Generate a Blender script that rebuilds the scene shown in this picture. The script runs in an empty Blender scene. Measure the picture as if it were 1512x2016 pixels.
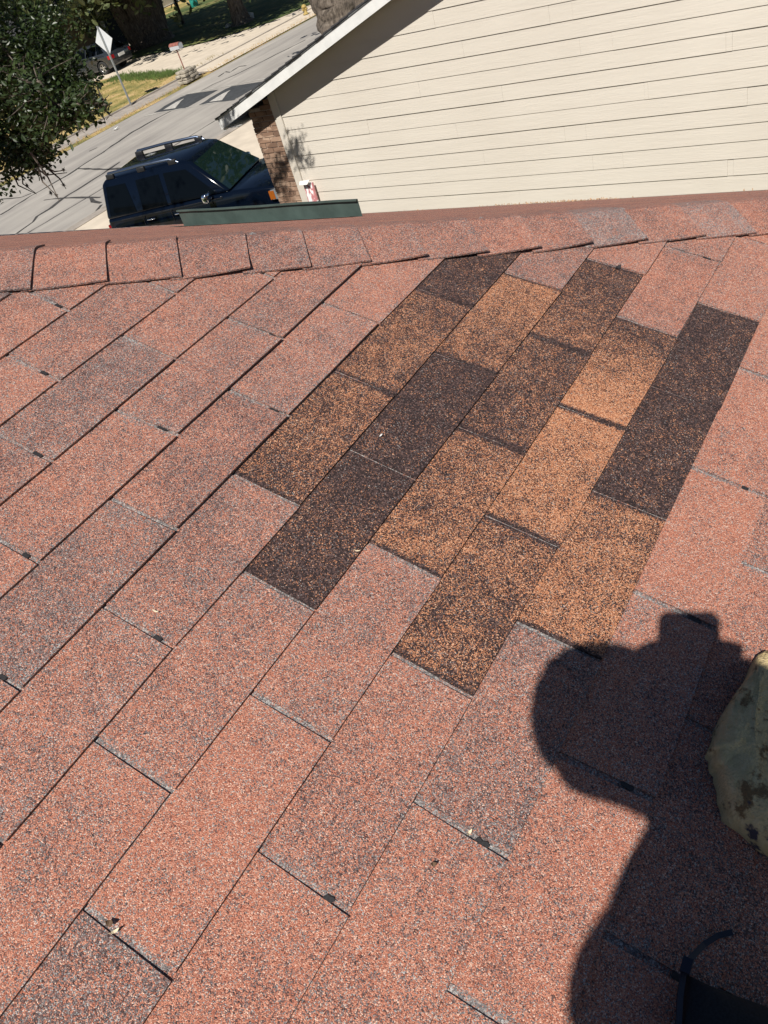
import bpy, math, random
from mathutils import Vector, Matrix, noise
S = bpy.context.scene
R = random.Random(11)
# ------------------------------------------------------------------ camera
AX = Vector((0.50290, -0.82219, -0.26666))     # image right
AY = Vector((-0.64524, -0.15183, -0.74874))    # image down
AZ = Vector((0.57512, 0.54860, -0.60686))      # view direction
FPX, CX, CY = 1620.0, 756.0, 1008.0
cd = bpy.data.cameras.new('camera'); cam = bpy.data.objects.new('camera', cd)
S.collection.objects.link(cam); S.camera = cam
cd.sensor_fit = 'VERTICAL'; cd.sensor_height = 36; cd.lens = 36 * FPX / 2016
cd.clip_start = .05; cd.clip_end = 2000
m = Matrix((AX, -AY, -AZ)).transposed().to_4x4(); cam.matrix_world = m
# ------------------------------------------------------------------ light
SUN_AZ, SUN_EL = 18.6, 49.6                     # heading of the light, height of the sun
sd = Vector((math.cos(math.radians(SUN_EL)) * math.cos(math.radians(SUN_AZ)),
             math.cos(math.radians(SUN_EL)) * math.sin(math.radians(SUN_AZ)), -math.sin(math.radians(SUN_EL))))
w = bpy.data.worlds.new('World'); S.world = w; w.use_nodes = True
nt = w.node_tree; bg = nt.nodes['Background']
sky = nt.nodes.new('ShaderNodeTexSky'); sky.sky_type = 'NISHITA'; sky.sun_disc = False
sky.sun_elevation = math.radians(SUN_EL)
sky.sun_rotation = math.radians(90 - (SUN_AZ + 180))
sky.air_density = .72; sky.dust_density = .1; sky.ozone_density = 1.5
nt.links.new(sky.outputs[0], bg.inputs[0]); bg.inputs[1].default_value = .05
sl = bpy.data.lights.new('sun', 'SUN'); sl.energy = 5.0; sl.angle = math.radians(.53); sl.color = (1, .955, .88)
so = bpy.data.objects.new('sun', sl); S.collection.objects.link(so)
so.rotation_euler = sd.to_track_quat('-Z', 'Y').to_euler(); so.location = (-6, -6, 12)
S.view_settings.view_transform = 'Standard'; S.view_settings.look = 'None'
S.view_settings.gamma = 1; S.view_settings.exposure = .27
S.view_settings.use_curve_mapping = False
# ------------------------------------------------------------------ helpers
ZG = -5.5                                        # ground height below the camera
def ray(px, py): return AX * ((px - CX) / FPX) + AY * ((py - CY) / FPX) + AZ
def G(px, py, z=ZG):
    r = ray(px, py); return r * (z / r.z)
def on_x(px, py, X): r = ray(px, py); return r * (X / r.x)
def pix(P):
    d = P.dot(AZ)
    return (CX + FPX * P.dot(AX) / d, CY + FPX * P.dot(AY) / d) if d > .01 else (-9e9, -9e9)
def link(o, parent=None):
    S.collection.objects.link(o)
    if parent: o.parent = parent
    return o
class MB:
    def __init__(s): s.v = []; s.f = []; s.m = []; s.sm = []; s.c = []
    def add(s, vs, fs, mi=0, smooth=False, cols=None):
        b = len(s.v); s.v += [tuple(v) for v in vs]
        for f in fs: s.f.append(tuple(b + i for i in f)); s.m.append(mi); s.sm.append(smooth)
        s.c += cols if cols else [(0, 0, 0)] * len(vs)
    def box(s, a, b, mi=0, R_=None, o=Vector((0, 0, 0))):
        v = [Vector((x, y, z)) for z in (a[2], b[2]) for y in (a[1], b[1]) for x in (a[0], b[0])]
        if R_: v = [R_ @ p for p in v]
        v = [p + o for p in v]
        s.add(v, [(0, 2, 3, 1), (4, 5, 7, 6), (0, 1, 5, 4), (2, 6, 7, 3), (0, 4, 6, 2), (1, 3, 7, 5)], mi)
    def prism(s, poly, h, mi=0):              # poly: list of 3-D points, h: offset vector
        n = len(poly); P = [Vector(p) for p in poly]; h = Vector(h)
        nn = Vector((0, 0, 0))
        for i in range(n): nn += P[i].cross(P[(i + 1) % n])
        if nn.dot(h) < 0: P.reverse()
        s.add(P + [p + h for p in P], [tuple(range(n))[::-1], tuple(range(n, 2 * n))] +
              [(i, (i + 1) % n, n + (i + 1) % n, n + i) for i in range(n)], mi)
    def tube(s, pts, rad, n=8, mi=0, caps=True, smooth=True, jit=0):
        pts = [Vector(p) for p in pts]; k = len(pts)
        if not hasattr(rad, '__len__'): rad = [rad] * k
        vs = []; up = Vector((.31, .2, .93))
        for i, p in enumerate(pts):
            t = (pts[min(i + 1, k - 1)] - pts[max(i - 1, 0)]).normalized()
            a = t.cross(up)
            if a.length < .05: a = t.cross(Vector((1, 0, 0)))
            a.normalize(); b = t.cross(a)
            for j in range(n):
                th = 2 * math.pi * j / n
                rr = rad[i] * (1 + (jit * noise.noise(Vector((math.cos(th) * 1.7, math.sin(th) * 1.7, i * .9 + p.x))) if jit else 0))
                vs.append(p + a * math.cos(th) * rr + b * math.sin(th) * rr)
        fs = [(i * n + j, i * n + (j + 1) % n, (i + 1) * n + (j + 1) % n, (i + 1) * n + j) for i in range(k - 1) for j in range(n)]
        s.add(vs, fs, mi, smooth)
        if caps: s.add([vs[j] for j in range(n)], [tuple(range(n))[::-1]], mi); s.add([vs[(k - 1) * n + j] for j in range(n)], [tuple(range(n))], mi)
    def build(s, name, mats, parent=None, kind=None, label=None, attr=False):
        me = bpy.data.meshes.new(name); me.from_pydata(s.v, [], s.f)
        if not isinstance(mats, (list, tuple)): mats = [mats]
        for q in mats: me.materials.append(q)
        me.polygons.foreach_set('material_index', s.m); me.polygons.foreach_set('use_smooth', s.sm)
        if attr:
            at = me.color_attributes.new('tint', 'FLOAT_COLOR', 'POINT')
            at.data.foreach_set('color', [x for c in s.c for x in (c[0], c[1], c[2], 1)])
        me.update(); o = link(bpy.data.objects.new(name, me), parent)
        if kind: o['kind'] = kind
        if label: o['label'] = label
        return o
def tag(o, label, cat, group=None):
    o['label'] = label; o['category'] = cat
    if group: o['group'] = group
    return o
def thing(name, label, cat, loc=(0, 0, 0), group=None):
    o = bpy.data.objects.new(name, None); o.empty_display_size = .2; o.location = loc
    link(o); return tag(o, label, cat, group)
def bevel(o, wd, seg=2):
    b = o.modifiers.new('bevel', 'BEVEL'); b.width = wd; b.segments = seg; b.limit_method = 'ANGLE'; b.angle_limit = math.radians(32)
    for p in o.data.polygons: p.use_smooth = True
    return o
# ------------------------------------------------------------------ materials
class NT:
    def __init__(s, name):
        s.mat = bpy.data.materials.new(name); s.mat.use_nodes = True; s.t = s.mat.node_tree
        s.b = s.t.nodes['Principled BSDF']; s.out = s.t.nodes['Material Output']
    def n(s, typ, **k):
        o = s.t.nodes.new('ShaderNode' + typ)
        for a, b in k.items(): setattr(o, a, b)
        return o
    def l(s, a, b): s.t.links.new(a, b)
    def inp(s, node, i, v):
        if hasattr(v, 'is_linked') or hasattr(v, 'links'): s.l(v, node.inputs[i])
        else: node.inputs[i].default_value = v
    def math(s, op, a, b=0., c=0., clamp=False):
        o = s.n('Math', operation=op, use_clamp=clamp); s.inp(o, 0, a); s.inp(o, 1, b); s.inp(o, 2, c); return o.outputs[0]
    def mix(s, f, a, b):
        o = s.n('Mix', data_type='RGBA'); s.inp(o, 0, f)
        for i, v in ((6, a), (7, b)):
            if isinstance(v, tuple): o.inputs[i].default_value = (*v, 1)
            else: s.l(v, o.inputs[i])
        return o.outputs[2]
    def noise(s, vec, scale, det=2, rough=.5):
        o = s.n('TexNoise'); s.l(vec, o.inputs['Vector']); o.inputs['Scale'].default_value = scale
        o.inputs['Detail'].default_value = det; o.inputs['Roughness'].default_value = rough; return o
    def ramp(s, f, stops, interp='LINEAR'):
        o = s.n('ValToRGB'); s.l(f, o.inputs[0]); cr = o.color_ramp; cr.interpolation = interp
        while len(cr.elements) < len(stops): cr.elements.new(.5)
        for e, (p, c) in zip(cr.elements, stops):
            e.position = p; e.color = (*c, 1) if isinstance(c, tuple) else (c, c, c, 1)
        return o.outputs[0]
    def bump(s, h, dist, strength=1.):
        o = s.n('Bump'); s.l(h, o.inputs['Height']); o.inputs['Distance'].default_value = dist
        o.inputs['Strength'].default_value = strength; s.l(o.outputs[0], s.b.inputs['Normal']); return o
    def pos(s): return s.n('NewGeometry').outputs['Position']
    def col(s, c): s.inp(s.b, 'Base Color', c if not isinstance(c, tuple) else (*c, 1))
    def set(s, **k):
        for a, b in k.items(): s.b.inputs[a.replace('_', ' ')].default_value = b
def simple(name, col, rough=.6, nscale=0, namt=.2, **k):
    q = NT(name); q.set(Roughness=rough, **k)
    if nscale:
        nz = q.noise(q.pos(), nscale, 4, .6)
        a = tuple(c * (1 - namt) for c in col); b = tuple(min(1, c * (1 + namt)) for c in col)
        q.col(q.ramp(nz.outputs[0], [(.3, a), (.7, b)]))
    else: q.col(col)
    return q.mat
def granule_material():
    # tint.x: share of dark granules, tint.y: share of grey granules, tint.z: 0 weathered .. 1 new shingle
    q = NT('granule_shingle'); P = q.pos()
    at = q.n('Attribute', attribute_name='tint'); sp = q.n('SeparateXYZ'); q.l(at.outputs['Vector'], sp.inputs[0])
    D, GR, NW = sp.outputs
    warp = q.noise(P, 60, 2)
    v1 = q.n('TexVoronoi'); v1.inputs['Scale'].default_value = 800; q.l(P, v1.inputs['Vector'])
    c1 = q.n('SeparateXYZ'); q.l(v1.outputs['Color'], c1.inputs[0])
    v2 = q.n('TexVoronoi'); v2.inputs['Scale'].default_value = 470; q.l(P, v2.inputs['Vector'])
    c2 = q.n('SeparateXYZ'); q.l(v2.outputs['Color'], c2.inputs[0])
    r = q.math('ADD', q.math('MULTIPLY', c1.outputs[0], .58), q.math('MULTIPLY', c2.outputs[0], .42))
    big = q.noise(P, 7, 3, .6).outputs[0]; med = q.noise(P, 38, 3, .6).outputs[0]
    big = q.math('ADD', q.math('MULTIPLY', q.math('SUBTRACT', big, .5), q.math('ADD', q.math('MULTIPLY', NW, -.35), 1.)), .5)
    patch = q.math('ADD', q.math('MULTIPLY', q.math('SUBTRACT', big, .5), .55), q.math('MULTIPLY', q.math('SUBTRACT', med, .5), .55))
    Dd = q.math('ADD', D, patch)
    dm = q.n('MapRange', clamp=True); q.l(q.math('SUBTRACT', Dd, r), dm.inputs[0]); dm.inputs[1].default_value = -.04; dm.inputs[2].default_value = .05
    salmon = q.ramp(c1.outputs[1], [(0, (.26, .083, .052)), (.3, (.42, .150, .094)), (.6, (.53, .215, .140)), (.88, (.59, .29, .20)), (1, (.76, .56, .45))])
    orange = q.ramp(c1.outputs[1], [(0, (.26, .090, .045)), (.4, (.48, .19, .09)), (.8, (.66, .31, .165)), (1, (.76, .50, .34))])
    darkw = q.ramp(c2.outputs[1], [(0, (.055, .034, .033)), (.5, (.12, .073, .068)), (1, (.26, .175, .16))])
    darkn = q.ramp(c2.outputs[1], [(0, (.014, .009, .010)), (.6, (.044, .025, .024)), (1, (.15, .09, .08))])
    grey = q.ramp(c2.outputs[2], [(0, (.10, .095, .10)), (.6, (.25, .235, .23)), (1, (.50, .48, .46))])
    light = q.mix(NW, salmon, orange); dark = q.mix(NW, darkw, darkn)
    base = q.mix(dm.outputs[0], light, dark)
    gthr = q.math('ADD', GR, q.math('MULTIPLY', q.math('SUBTRACT', q.noise(P, 22, 3, .65).outputs[0], .5), q.math('ADD', q.math('MULTIPLY', GR, 1.6), .12)))
    gm = q.math('GREATER_THAN', gthr, c1.outputs[2]); base = q.mix(gm, base, grey)
    # sparse dark spots and missing granules
    v3 = q.n('TexVoronoi'); v3.inputs['Scale'].default_value = 17; q.l(P, v3.inputs['Vector'])
    c3 = q.n('SeparateXYZ'); q.l(v3.outputs['Color'], c3.inputs[0])
    rad = q.math('MULTIPLY', q.math('SUBTRACT', c3.outputs[0], .55), .13)
    spot = q.math('LESS_THAN', v3.outputs['Distance'], rad)
    base = q.mix(q.math('MULTIPLY', spot, .85), base, (.05, .032, .034))
    q.col(base)
    hsum = q.math('ADD', q.math('MULTIPLY', v1.outputs['Distance'], -1.), q.math('MULTIPLY', c1.outputs[0], .5))
    q.bump(hsum, .0011, .9); q.set(Roughness=.78); q.b.inputs['Specular IOR Level'].default_value = .35
    return q.mat
GRAN = granule_material()
M = {}
def siding_mat():
    q = NT('cream_siding'); P = q.pos(); sep = q.n('SeparateXYZ'); q.l(P, sep.inputs[0])
    mp = q.n('Mapping'); mp.inputs['Scale'].default_value = (1, 1.3, 14); q.l(P, mp.inputs[0])
    g = q.noise(mp.outputs[0], 5, 6, .65); wv = q.noise(mp.outputs[0], 1.2, 2)
    q.col(q.ramp(q.noise(P, .9, 4).outputs[0], [(.25, (.60, .548, .475)), (.75, (.65, .60, .525))]))
    q.bump(q.math('ADD', g.outputs[0], wv.outputs[0]), .004, .55); q.set(Roughness=.62); return q.mat
M['siding'] = siding_mat()
M['white'] = simple('white_paint', (.74, .74, .72), .5, 6, .08)
M['wood_sheath'] = simple('wood_sheathing', (.30, .2, .12), .8, 8)
M['dark_shingle'] = simple('charcoal_shingle', (.045, .045, .05), .9, 60, .5)
def brick_mat():
    q = NT('tan_brick'); oi = q.n('ObjectInfo'); P = q.pos()
    v = q.n('TexVoronoi'); mp = q.n('Mapping'); mp.inputs['Scale'].default_value = (4.5, 4.5, 14.3); q.l(P, mp.inputs[0]); q.l(mp.outputs[0], v.inputs['Vector']); v.inputs['Scale'].default_value = 1
    sp = q.n('SeparateXYZ'); q.l(v.outputs['Color'], sp.inputs[0])
    q.col(q.ramp(sp.outputs[0], [(0, (.16, .095, .065)), (.5, (.30, .185, .125)), (1, (.46, .32, .23))])); q.set(Roughness=.9)
    q.bump(q.noise(P, 90, 3).outputs[0], .003, .5); return q.mat
M['brick'] = brick_mat()
M['mortar'] = simple('mortar', (.38, .34, .29), .95, 30)
M['green_metal'] = simple('dark_green_metal', (.055, .080, .072), .5, 9, .2)
def asphalt_mat():
    q = NT('old_pale_road'); P = q.pos()
    mp = q.n('Mapping'); mp.inputs['Scale'].default_value = (.12, 1.5, 1); q.l(P, mp.inputs[0])
    streak = q.noise(mp.outputs[0], 1.3, 5, .6).outputs[0]; fine = q.noise(P, 40, 4, .7).outputs[0]; blot = q.noise(P, .6, 5, .6).outputs[0]
    f = q.math('ADD', q.math('ADD', q.math('MULTIPLY', streak, .55), q.math('MULTIPLY', blot, .3)), q.math('MULTIPLY', fine, .15))
    q.col(q.ramp(f, [(.34, (.235, .215, .20)), (.5, (.33, .305, .275)), (.64, (.41, .38, .34))])); q.set(Roughness=.9)
    q.bump(q.noise(P, 120, 3).outputs[0], .004, .4); return q.mat
M['road'] = asphalt_mat()
M['tar'] = simple('crack_tar', (.05, .047, .045), .8, 8, .5)
M['cushion'] = simple('dark_asphalt', (.045, .048, .052), .85, 5, .25)
M['line'] = simple('worn_white_marking', (.42, .40, .37), .7, 9, .25)
M['faded'] = simple('faded_white_marking', (.43, .41, .37), .8, 7, .2)
M['curb'] = simple('gutter_concrete', (.33, .29, .25), .9, 3, .25)
M['drive'] = simple('driveway_concrete', (.58, .50, .40), .9, 1.6, .12)
def grass_mat(name, a, b, c, sc=.7):
    q = NT(name); P = q.pos(); n1 = q.noise(P, sc, 5, .65).outputs[0]; n2 = q.noise(P, 14, 4, .7).outputs[0]
    f = q.math('ADD', q.math('MULTIPLY', n1, .7), q.math('MULTIPLY', n2, .3))
    q.col(q.ramp(f, [(.40, a), (.5, b), (.58, c)])); q.set(Roughness=1.); q.bump(n2, .08, .8); return q.mat
M['lawn'] = grass_mat('dry_lawn', (.10, .125, .03), (.34, .27, .085), (.56, .39, .18), .55)
M['green_lawn'] = grass_mat('green_lawn', (.045, .075, .018), (.09, .12, .03), (.20, .18, .06), .5)
M['blade'] = simple('grass_blade', (.24, .19, .06), .9, 1.2, .45)
M['bark'] = None
def bark_mat():
    q = NT('oak_bark'); P = q.pos(); mp = q.n('Mapping'); mp.inputs['Scale'].default_value = (1, 1, .22); q.l(P, mp.inputs[0])
    f = q.noise(mp.outputs[0], 11, 6, .7).outputs[0]
    q.col(q.ramp(f, [(.35, (.035, .027, .02)), (.55, (.15, .12, .095)), (.75, (.30, .26, .21))])); q.set(Roughness=.95); q.bump(f, .08, 1); return q.mat
M['bark'] = bark_mat()
def leaf_mat(name, lo, hi):
    q = NT(name); P = q.pos(); f = q.noise(P, 2.2, 3, .7).outputs[0]; f2 = q.noise(P, 25, 1).outputs[0]
    q.col(q.ramp(q.math('ADD', q.math('MULTIPLY', f, .5), q.math('MULTIPLY', f2, .5)), [(.35, lo), (.65, hi)])); q.set(Roughness=.42)
    q.b.inputs['Transmission Weight'].default_value = 0
    tr = q.n('BsdfTranslucent'); tr.inputs[0].default_value = (hi[0] * 1.3, hi[1] * 1.4, hi[2] * .6, 1)
    mx = q.n('MixShader'); mx.inputs[0].default_value = .22; q.l(q.b.outputs[0], mx.inputs[1]); q.l(tr.outputs[0], mx.inputs[2]); q.l(mx.outputs[0], q.out.inputs[0]); return q.mat
M['leaf'] = leaf_mat('oak_leaf', (.014, .028, .008), (.045, .07, .02))
M['leaf_far'] = leaf_mat('grey_green_leaf', (.05, .07, .025), (.15, .17, .08))
M['leaf_bright'] = leaf_mat('bright_leaf', (.05, .11, .02), (.12, .2, .04))
M['moss'] = simple('ball_moss', (.05, .045, .035), .95)
M['paint'] = simple('navy_black_car_paint', (.0018, .004, .010), .07, IOR=1.42)
M['paint_roof'] = M['paint']
M['paint2'] = simple('dark_grey_car_paint', (.022, .026, .032), .25, Coat_Weight=1.)
M['glass'] = simple('tinted_glass', (.002, .003, .004), .04, IOR=1.28)
def wind_mat():
    q = NT('windshield_glass'); q.col((.006, .016, .014)); q.set(Roughness=.02, Coat_Weight=.6); return q.mat
M['windshield'] = wind_mat()
M['chrome'] = simple('chrome', (.8, .82, .86), .12, Metallic=1.)
M['rail'] = simple('satin_rail_metal', (.16, .20, .28), .28, Metallic=.9)
M['black_plastic'] = simple('black_plastic', (.012, .012, .014), .5)
M['tyre'] = simple('tyre_rubber', (.02, .02, .02), .85)
M['rim'] = simple('alloy_rim', (.5, .5, .5), .3, Metallic=.8)
M['lamp_clear'] = simple('headlamp_lens', (.45, .5, .55), .08, Metallic=.6)
M['amber'] = simple('amber_lens', (.30, .085, .012), .2)
M['red'] = simple('red_lens', (.35, .01, .015), .2)
M['plate'] = simple('licence_plate_white', (.7, .7, .68), .5)
M['galv'] = simple('galvanised_steel', (.32, .34, .35), .45, 20, .2, Metallic=.5)
M['sign_back'] = simple('bare_aluminium_sheet', (.60, .62, .64), .5, 5, .06)
M['mailbox'] = simple('mailbox_white', (.45, .46, .48), .5)
M['rust'] = simple('rusty_red_paint', (.24, .085, .065), .7, 12, .4)
M['stone'] = simple('stacked_stone', (.34, .30, .24), .9, 5, .35)
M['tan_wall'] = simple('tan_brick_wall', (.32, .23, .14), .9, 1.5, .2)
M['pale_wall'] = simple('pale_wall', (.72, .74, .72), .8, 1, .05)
M['carport_shade'] = simple('painted_carport_shade', (.02, .02, .022), .8)
M['yellow'] = simple('yellow_paint', (.36, .26, .08), .7)
M['teal'] = simple('teal_plastic', (.02, .25, .2), .5)
M['gutter'] = simple('eave_metal', (.40, .36, .33), .5, 5)
M['under'] = simple('worn_felt', (.13, .12, .115), .95, 120, .4)
M['seal'] = simple('asphalt_sealant', (.022, .02, .021), .6, 500, .6)
M['deck'] = simple('roof_deck_felt', (.03, .03, .03), .95)
M['shirt'] = simple('dark_shirt', (.02, .025, .05), .9); M['trouser'] = simple('dark_trousers', (.03, .03, .035), .9)
M['skin'] = simple('skin', (.42, .24, .17), .55); M['hair'] = simple('dark_hair', (.02, .014, .01), .7)
M['phone'] = simple('black_phone', (.01, .01, .012), .2)
M['blackbag'] = simple('black_canvas', (.008, .009, .012), .9, 400, .6)
M['strap'] = simple('navy_webbing', (.004, .008, .022), .5)
# ------------------------------------------------------------------ our roof
PITCH = math.tan(math.radians(21.97))
U = Vector((1, 0, 0)); Dn = Vector((0, -.92738, -.37413)); N1 = Vector((0, -.37413, .92738))
T0 = Vector((.31108, 1.17627, -.60161))
def RP(u, d, h=0.): return T0 + U * u + Dn * d + N1 * h
def roof_px(px, py, h=0.):
    r = ray(px, py); P = T0 + N1 * h; return r * (N1.dot(P) / N1.dot(r))
HIPC = 2.538                                      # on the hip x + y = HIPC
EXP, TAB = .1255, .3048
EAVE_X, EAVE_Y = 5.2, -2.66
HOUSE = thing('house', 'house in the foreground with a red-brown shingled hip roof patched with darker shingles', 'house', (0, 0, ZG))
HOUSE_I = Matrix.Translation((0, 0, -ZG))
def hb(mb, name, mats, **k):                      # part of the foreground house, given in world coordinates
    o = mb.build(name, mats, HOUSE, **k); o.matrix_parent_inverse = HOUSE_I; return o
# measured slot places: course -> (index, u at top, u at bottom)
SL = {-3: [(0, .5396, .5326)], -2: [(0, .3799, .3788), (1, .689, .6894)], -1: [(0, .2306, .2306), (1, .5351, .534)],
 0: [(0, .0745, .0745), (1, .379, .386), (2, .6859, .6899)], 1: [(0, -.0828, -.0828), (1, .225, .2276), (2, .526, .5247), (3, .832, .8336)],
 2: [(0, .0706, .0688), (1, .3706, .3701), (2, .6743, .6753), (3, .9838, .9883)],
 3: [(0, -.0823, -.0861), (1, .224, .2214), (2, .5205, .5178), (3, .8225, .8281), (4, 1.1396, 1.1454)],
 4: [(0, -.2344, -.2396), (1, .0711, .0686), (2, .369, .3664), (3, .6708, .6747), (4, .98, .9814), (5, 1.2916, 1.3005)],
 5: [(0, -.085, -.0905), (1, .2232, .2188), (2, .5163, .5179), (3, .821, .826), (4, 1.1339, 1.1354), (5, 1.4434, 1.4497)],
 6: [(0, .0599, .0552), (1, .362, .3646), (2, .6616, .665), (3, .9693, .9721), (4, 1.2779, 1.2792)],
 7: [(0, -.0982, -.0982), (1, .2063, .2138), (2, .5067, .5035), (3, .8062, .8062), (4, 1.1176, 1.1176)],
 8: [(0, .6504, .6504)]}
# new tabs: (course, slot index at its left) -> [(dark,grey) at left end, (dark,grey) at right end]
NEW = {(2, 1): (.66, .58), (2, 2): (.58, .64), (2, 3): (.80, .86), (3, 1): (.80, .86), (3, 2): (.88, .84), (3, 3): (.64, .42),
       (4, 2): (.52, .60), (4, 3): (.70, .66), (4, 4): (.60, .76), (5, 1): (.62, .55), (5, 2): (.46, .34), (5, 3): (.20, .78),
       (6, 1): (.42, .50), (6, 2): (.80, .86), (6, 3): (.84, .90)}
def slot_list(c):
    base = SL.get(c)
    if base is None:
        r0 = random.Random(c * 7 + 3)
        off = (.06 if c % 2 else -.09) + r0.uniform(-.012, .012); base = [(0, off, off)]
    out = {k: (a, b) for k, a, b in base}
    ks = sorted(out); r1 = random.Random(c + 91)
    k = ks[0]
    while out[k][0] > -9.5: a, b = out[k]; k -= 1; j = r1.uniform(-.003, .003); out[k] = (a - TAB + j, b - TAB + j)
    k = ks[-1]
    while out[k][0] < 4.9: a, b = out[k]; k += 1; j = r1.uniform(-.003, .003); out[k] = (a + TAB + j, b + TAB + j)
    return out
D_EAVE = (T0.y - EAVE_Y) / .92738
NC = int(D_EAVE / EXP)
def dline(c): return .0028 + c * EXP * 1.0105      # butt line of course c-1 / top of course c
outer = MB(); ntab = 0; strips = 0
for c in range(-34, NC + 1):
    sl_ = slot_list(c); ks = sorted(sl_)
    for k in ks[:-1]:
        r = random.Random(c * 131 + k)
        new = (c, k) in NEW
        gap = .0042 if new else r.uniform(.006, .0105)
        lgap = .0
        d0, d1 = dline(c) - .014, dline(c + 1)
        a0, a1 = sl_[k]; b0, b1 = sl_[k + 1]
        # ends at the hip
        uh = lambda d: HIPC - .03 - (T0.y - .92738 * d) - T0.x
        if a1 > uh(d1) - .01 and a0 > uh(d0) - .01: continue
        near = False
        for uu, dd in ((a0, d0), (b1, d1), (a1, d1), (b0, d0), ((a0 + b1) / 2, (d0 + d1) / 2)):
            px, py = pix(RP(uu, dd))
            if -60 < px < 1575 and 380 < py < 2080: near = True
        jl = [r.uniform(-.0006, .0006) for _ in range(20)]
        bw = r.uniform(-.0018, .0018); bt = r.uniform(-.0016, .0016)     # small offset and skew of the butt edge
        lift = [r.uniform(0, .0012), r.uniform(0, .0012)]
        if not new and r.random() < .25: lift[r.randint(0, 1)] += r.uniform(.0015, .004)
        if c in (0, 1) and k in (1, 2): lift = [.003, .0045]
        nx, ny = 9, 3
        mb = MB() if near else outer
        vs = []; cols = []
        if new: dl, dr = NEW[(c, k)]; gr = .02
        else:
            dl = .40 + r.uniform(-.07, .10); dr = dl + r.uniform(-.05, .05); gr = .09 + r.uniform(-.03, .07)
            if r.random() < .2 or (c, k) in ((0, 1), (5, 0), (6, 0), (1, 0)): dl += .12; dr += .09; gr += .05
            if c >= 6 and k >= 1 : dl -= .15; dr -= .17  # sunlit brightness of the right tabs put into the tint: fewer dark granules
            elif c >= 4: dl -= .03; dr -= .05
            if c <= 1 and k >= 2: dl -= .06; dr -= .08
        for j in range(ny + 1):
            t = j / ny; t = t if ny < 2 else (0, .45, .93, 1)[j]
            d = d0 + (d1 - d0) * t
            for i in range(nx + 1):
                s_ = (0, .03, .12, .27, .42, .58, .73, .88, .97, 1)[i]
                L = a0 + (a1 - a0) * t + gap / 2 + lgap; Rr = b0 + (b1 - b0) * t - gap / 2
                u = L + (Rr - L) * s_
                dd = d
                if j == ny: dd += bw + bt * (s_ - .5) * 2 + .0005 * noise.noise(Vector((u * 45, c * 3.3, 0)))
                if i in (0, nx): u += .0006 * noise.noise(Vector((d * 60, k * 2.1, c)))
                if u > uh(dd): u = uh(dd)
                lf = (lift[0] * (1 - s_) + lift[1] * s_) * max(0, (t - .3) / .7) ** 1.5
                h = .0031 + .0042 * t + lf + .0005 * noise.noise(Vector((u * 8, dd * 8, c * 1.7)))
                vs.append(RP(u, dd, h))
                e = 0 if new else (.16 if (j == ny or i in (0, nx)) else 0)
                e2 = (.10 if (not new and i in (1, nx - 1)) else 0)
                cols.append((dl + (dr - dl) * s_ + r.uniform(-.015, .015), gr + e + e2 * .6, 1. if new else 0.))
                if new and i in (0, nx): cols[-1] = (.97, .0, 1.)
        n_ = (nx + 1) * (ny + 1)
        idx = lambda i, j: j * (nx + 1) + i
        fs = [(idx(i, j), idx(i, j + 1), idx(i + 1, j + 1), idx(i + 1, j)) for j in range(ny) for i in range(nx)]
        ring = [idx(i, ny) for i in range(nx + 1)]
        mb.add(vs, fs, 0, False, cols)
        # thickness of the butt edge and the two sides
        edge = [vs[idx(0, j)] for j in range(ny + 1)] + [vs[i] for i in ring[1:]] + [vs[idx(nx, j)] for j in range(ny - 1, -1, -1)]
        ne = len(edge); low = [p - N1 * .0036 for p in edge]
        ec = [((.62, .2, 0.) if not new else (.9, .05, 1.))] * ne
        mb.add(edge + low, [(i, ne + i, ne + i + 1, i + 1) for i in range(ne - 1)], 0, False, ec + ec)
        if near:
            hb(mb, 'shingle', GRAN, attr=True, label='dark newer replacement shingle with mixed orange and black granules' if new else None); ntab += 1
        # sealant smear in the lower end of the slot right of this tab
        if near and not new and (c, k + 1) not in NEW and r.random() < .55:
            us = sl_[k + 1][1]; q = MB(); LL = r.uniform(.012, .022); dd0 = dline(c + 1) - r.uniform(.018, .03) - LL / 2; wdt = r.uniform(.0036, .0052)
            if us > uh(dd0) - .02: continue
            pts = []
            for (x_, y_) in ((-1, -.8), (-.6, -1), (.5, -.95), (1, -.7), (.85, 0), (1, .6), (.4, 1), (-.5, .9), (-1, .5), (-.8, -.2)):
                pts.append(RP(us + wdt * x_ * r.uniform(.75, 1.15), dd0 + LL / 2 * y_ * r.uniform(.85, 1.1), .0052))
            q.prism(pts, N1 * .0007); hb(q, 'sealant_patch', M['seal'])
    # the strip of worn felt that shows in the slots
    d0, d1 = dline(c) - .012, dline(c + 1) - .001
    ue = HIPC - .03 - (T0.y - .92738 * (d0 + d1) / 2) - T0.x
    ue = min(ue, 4.9)
    pA = pix(RP(.4, (d0 + d1) / 2))
    mbs = MB(); uu = -9.5; segs = 60
    us_ = [-9.5] + [-1.2 + i * .06 for i in range(int((ue + 1.2) / .06) + 1)] + [ue]
    us_ = [x for x in us_ if x <= ue]
    vs = [];cols = []
    for x in us_:
        for d, h in ((d0, .0008), (d1, .0036)): vs.append(RP(x, d, h)); cols.append((.45 + .2 * noise.noise(Vector((x * 9, c * 2.3, 5))), .74 + .25 * noise.noise(Vector((x * 7, c * 4.1, 1))), 0.))
    mbs.add(vs, [(2 * i, 2 * i + 1, 2 * i + 3, 2 * i + 2) for i in range(len(us_) - 1)], 0, False, cols)
    if -4 <= c <= 14: hb(mbs, 'shingle_underlay', GRAN, attr=True)
    else: outer.add(mbs.v, mbs.f, 0, False, mbs.c)
hb(outer, 'outer_shingles', GRAN, kind='stuff', attr=True)
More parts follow.
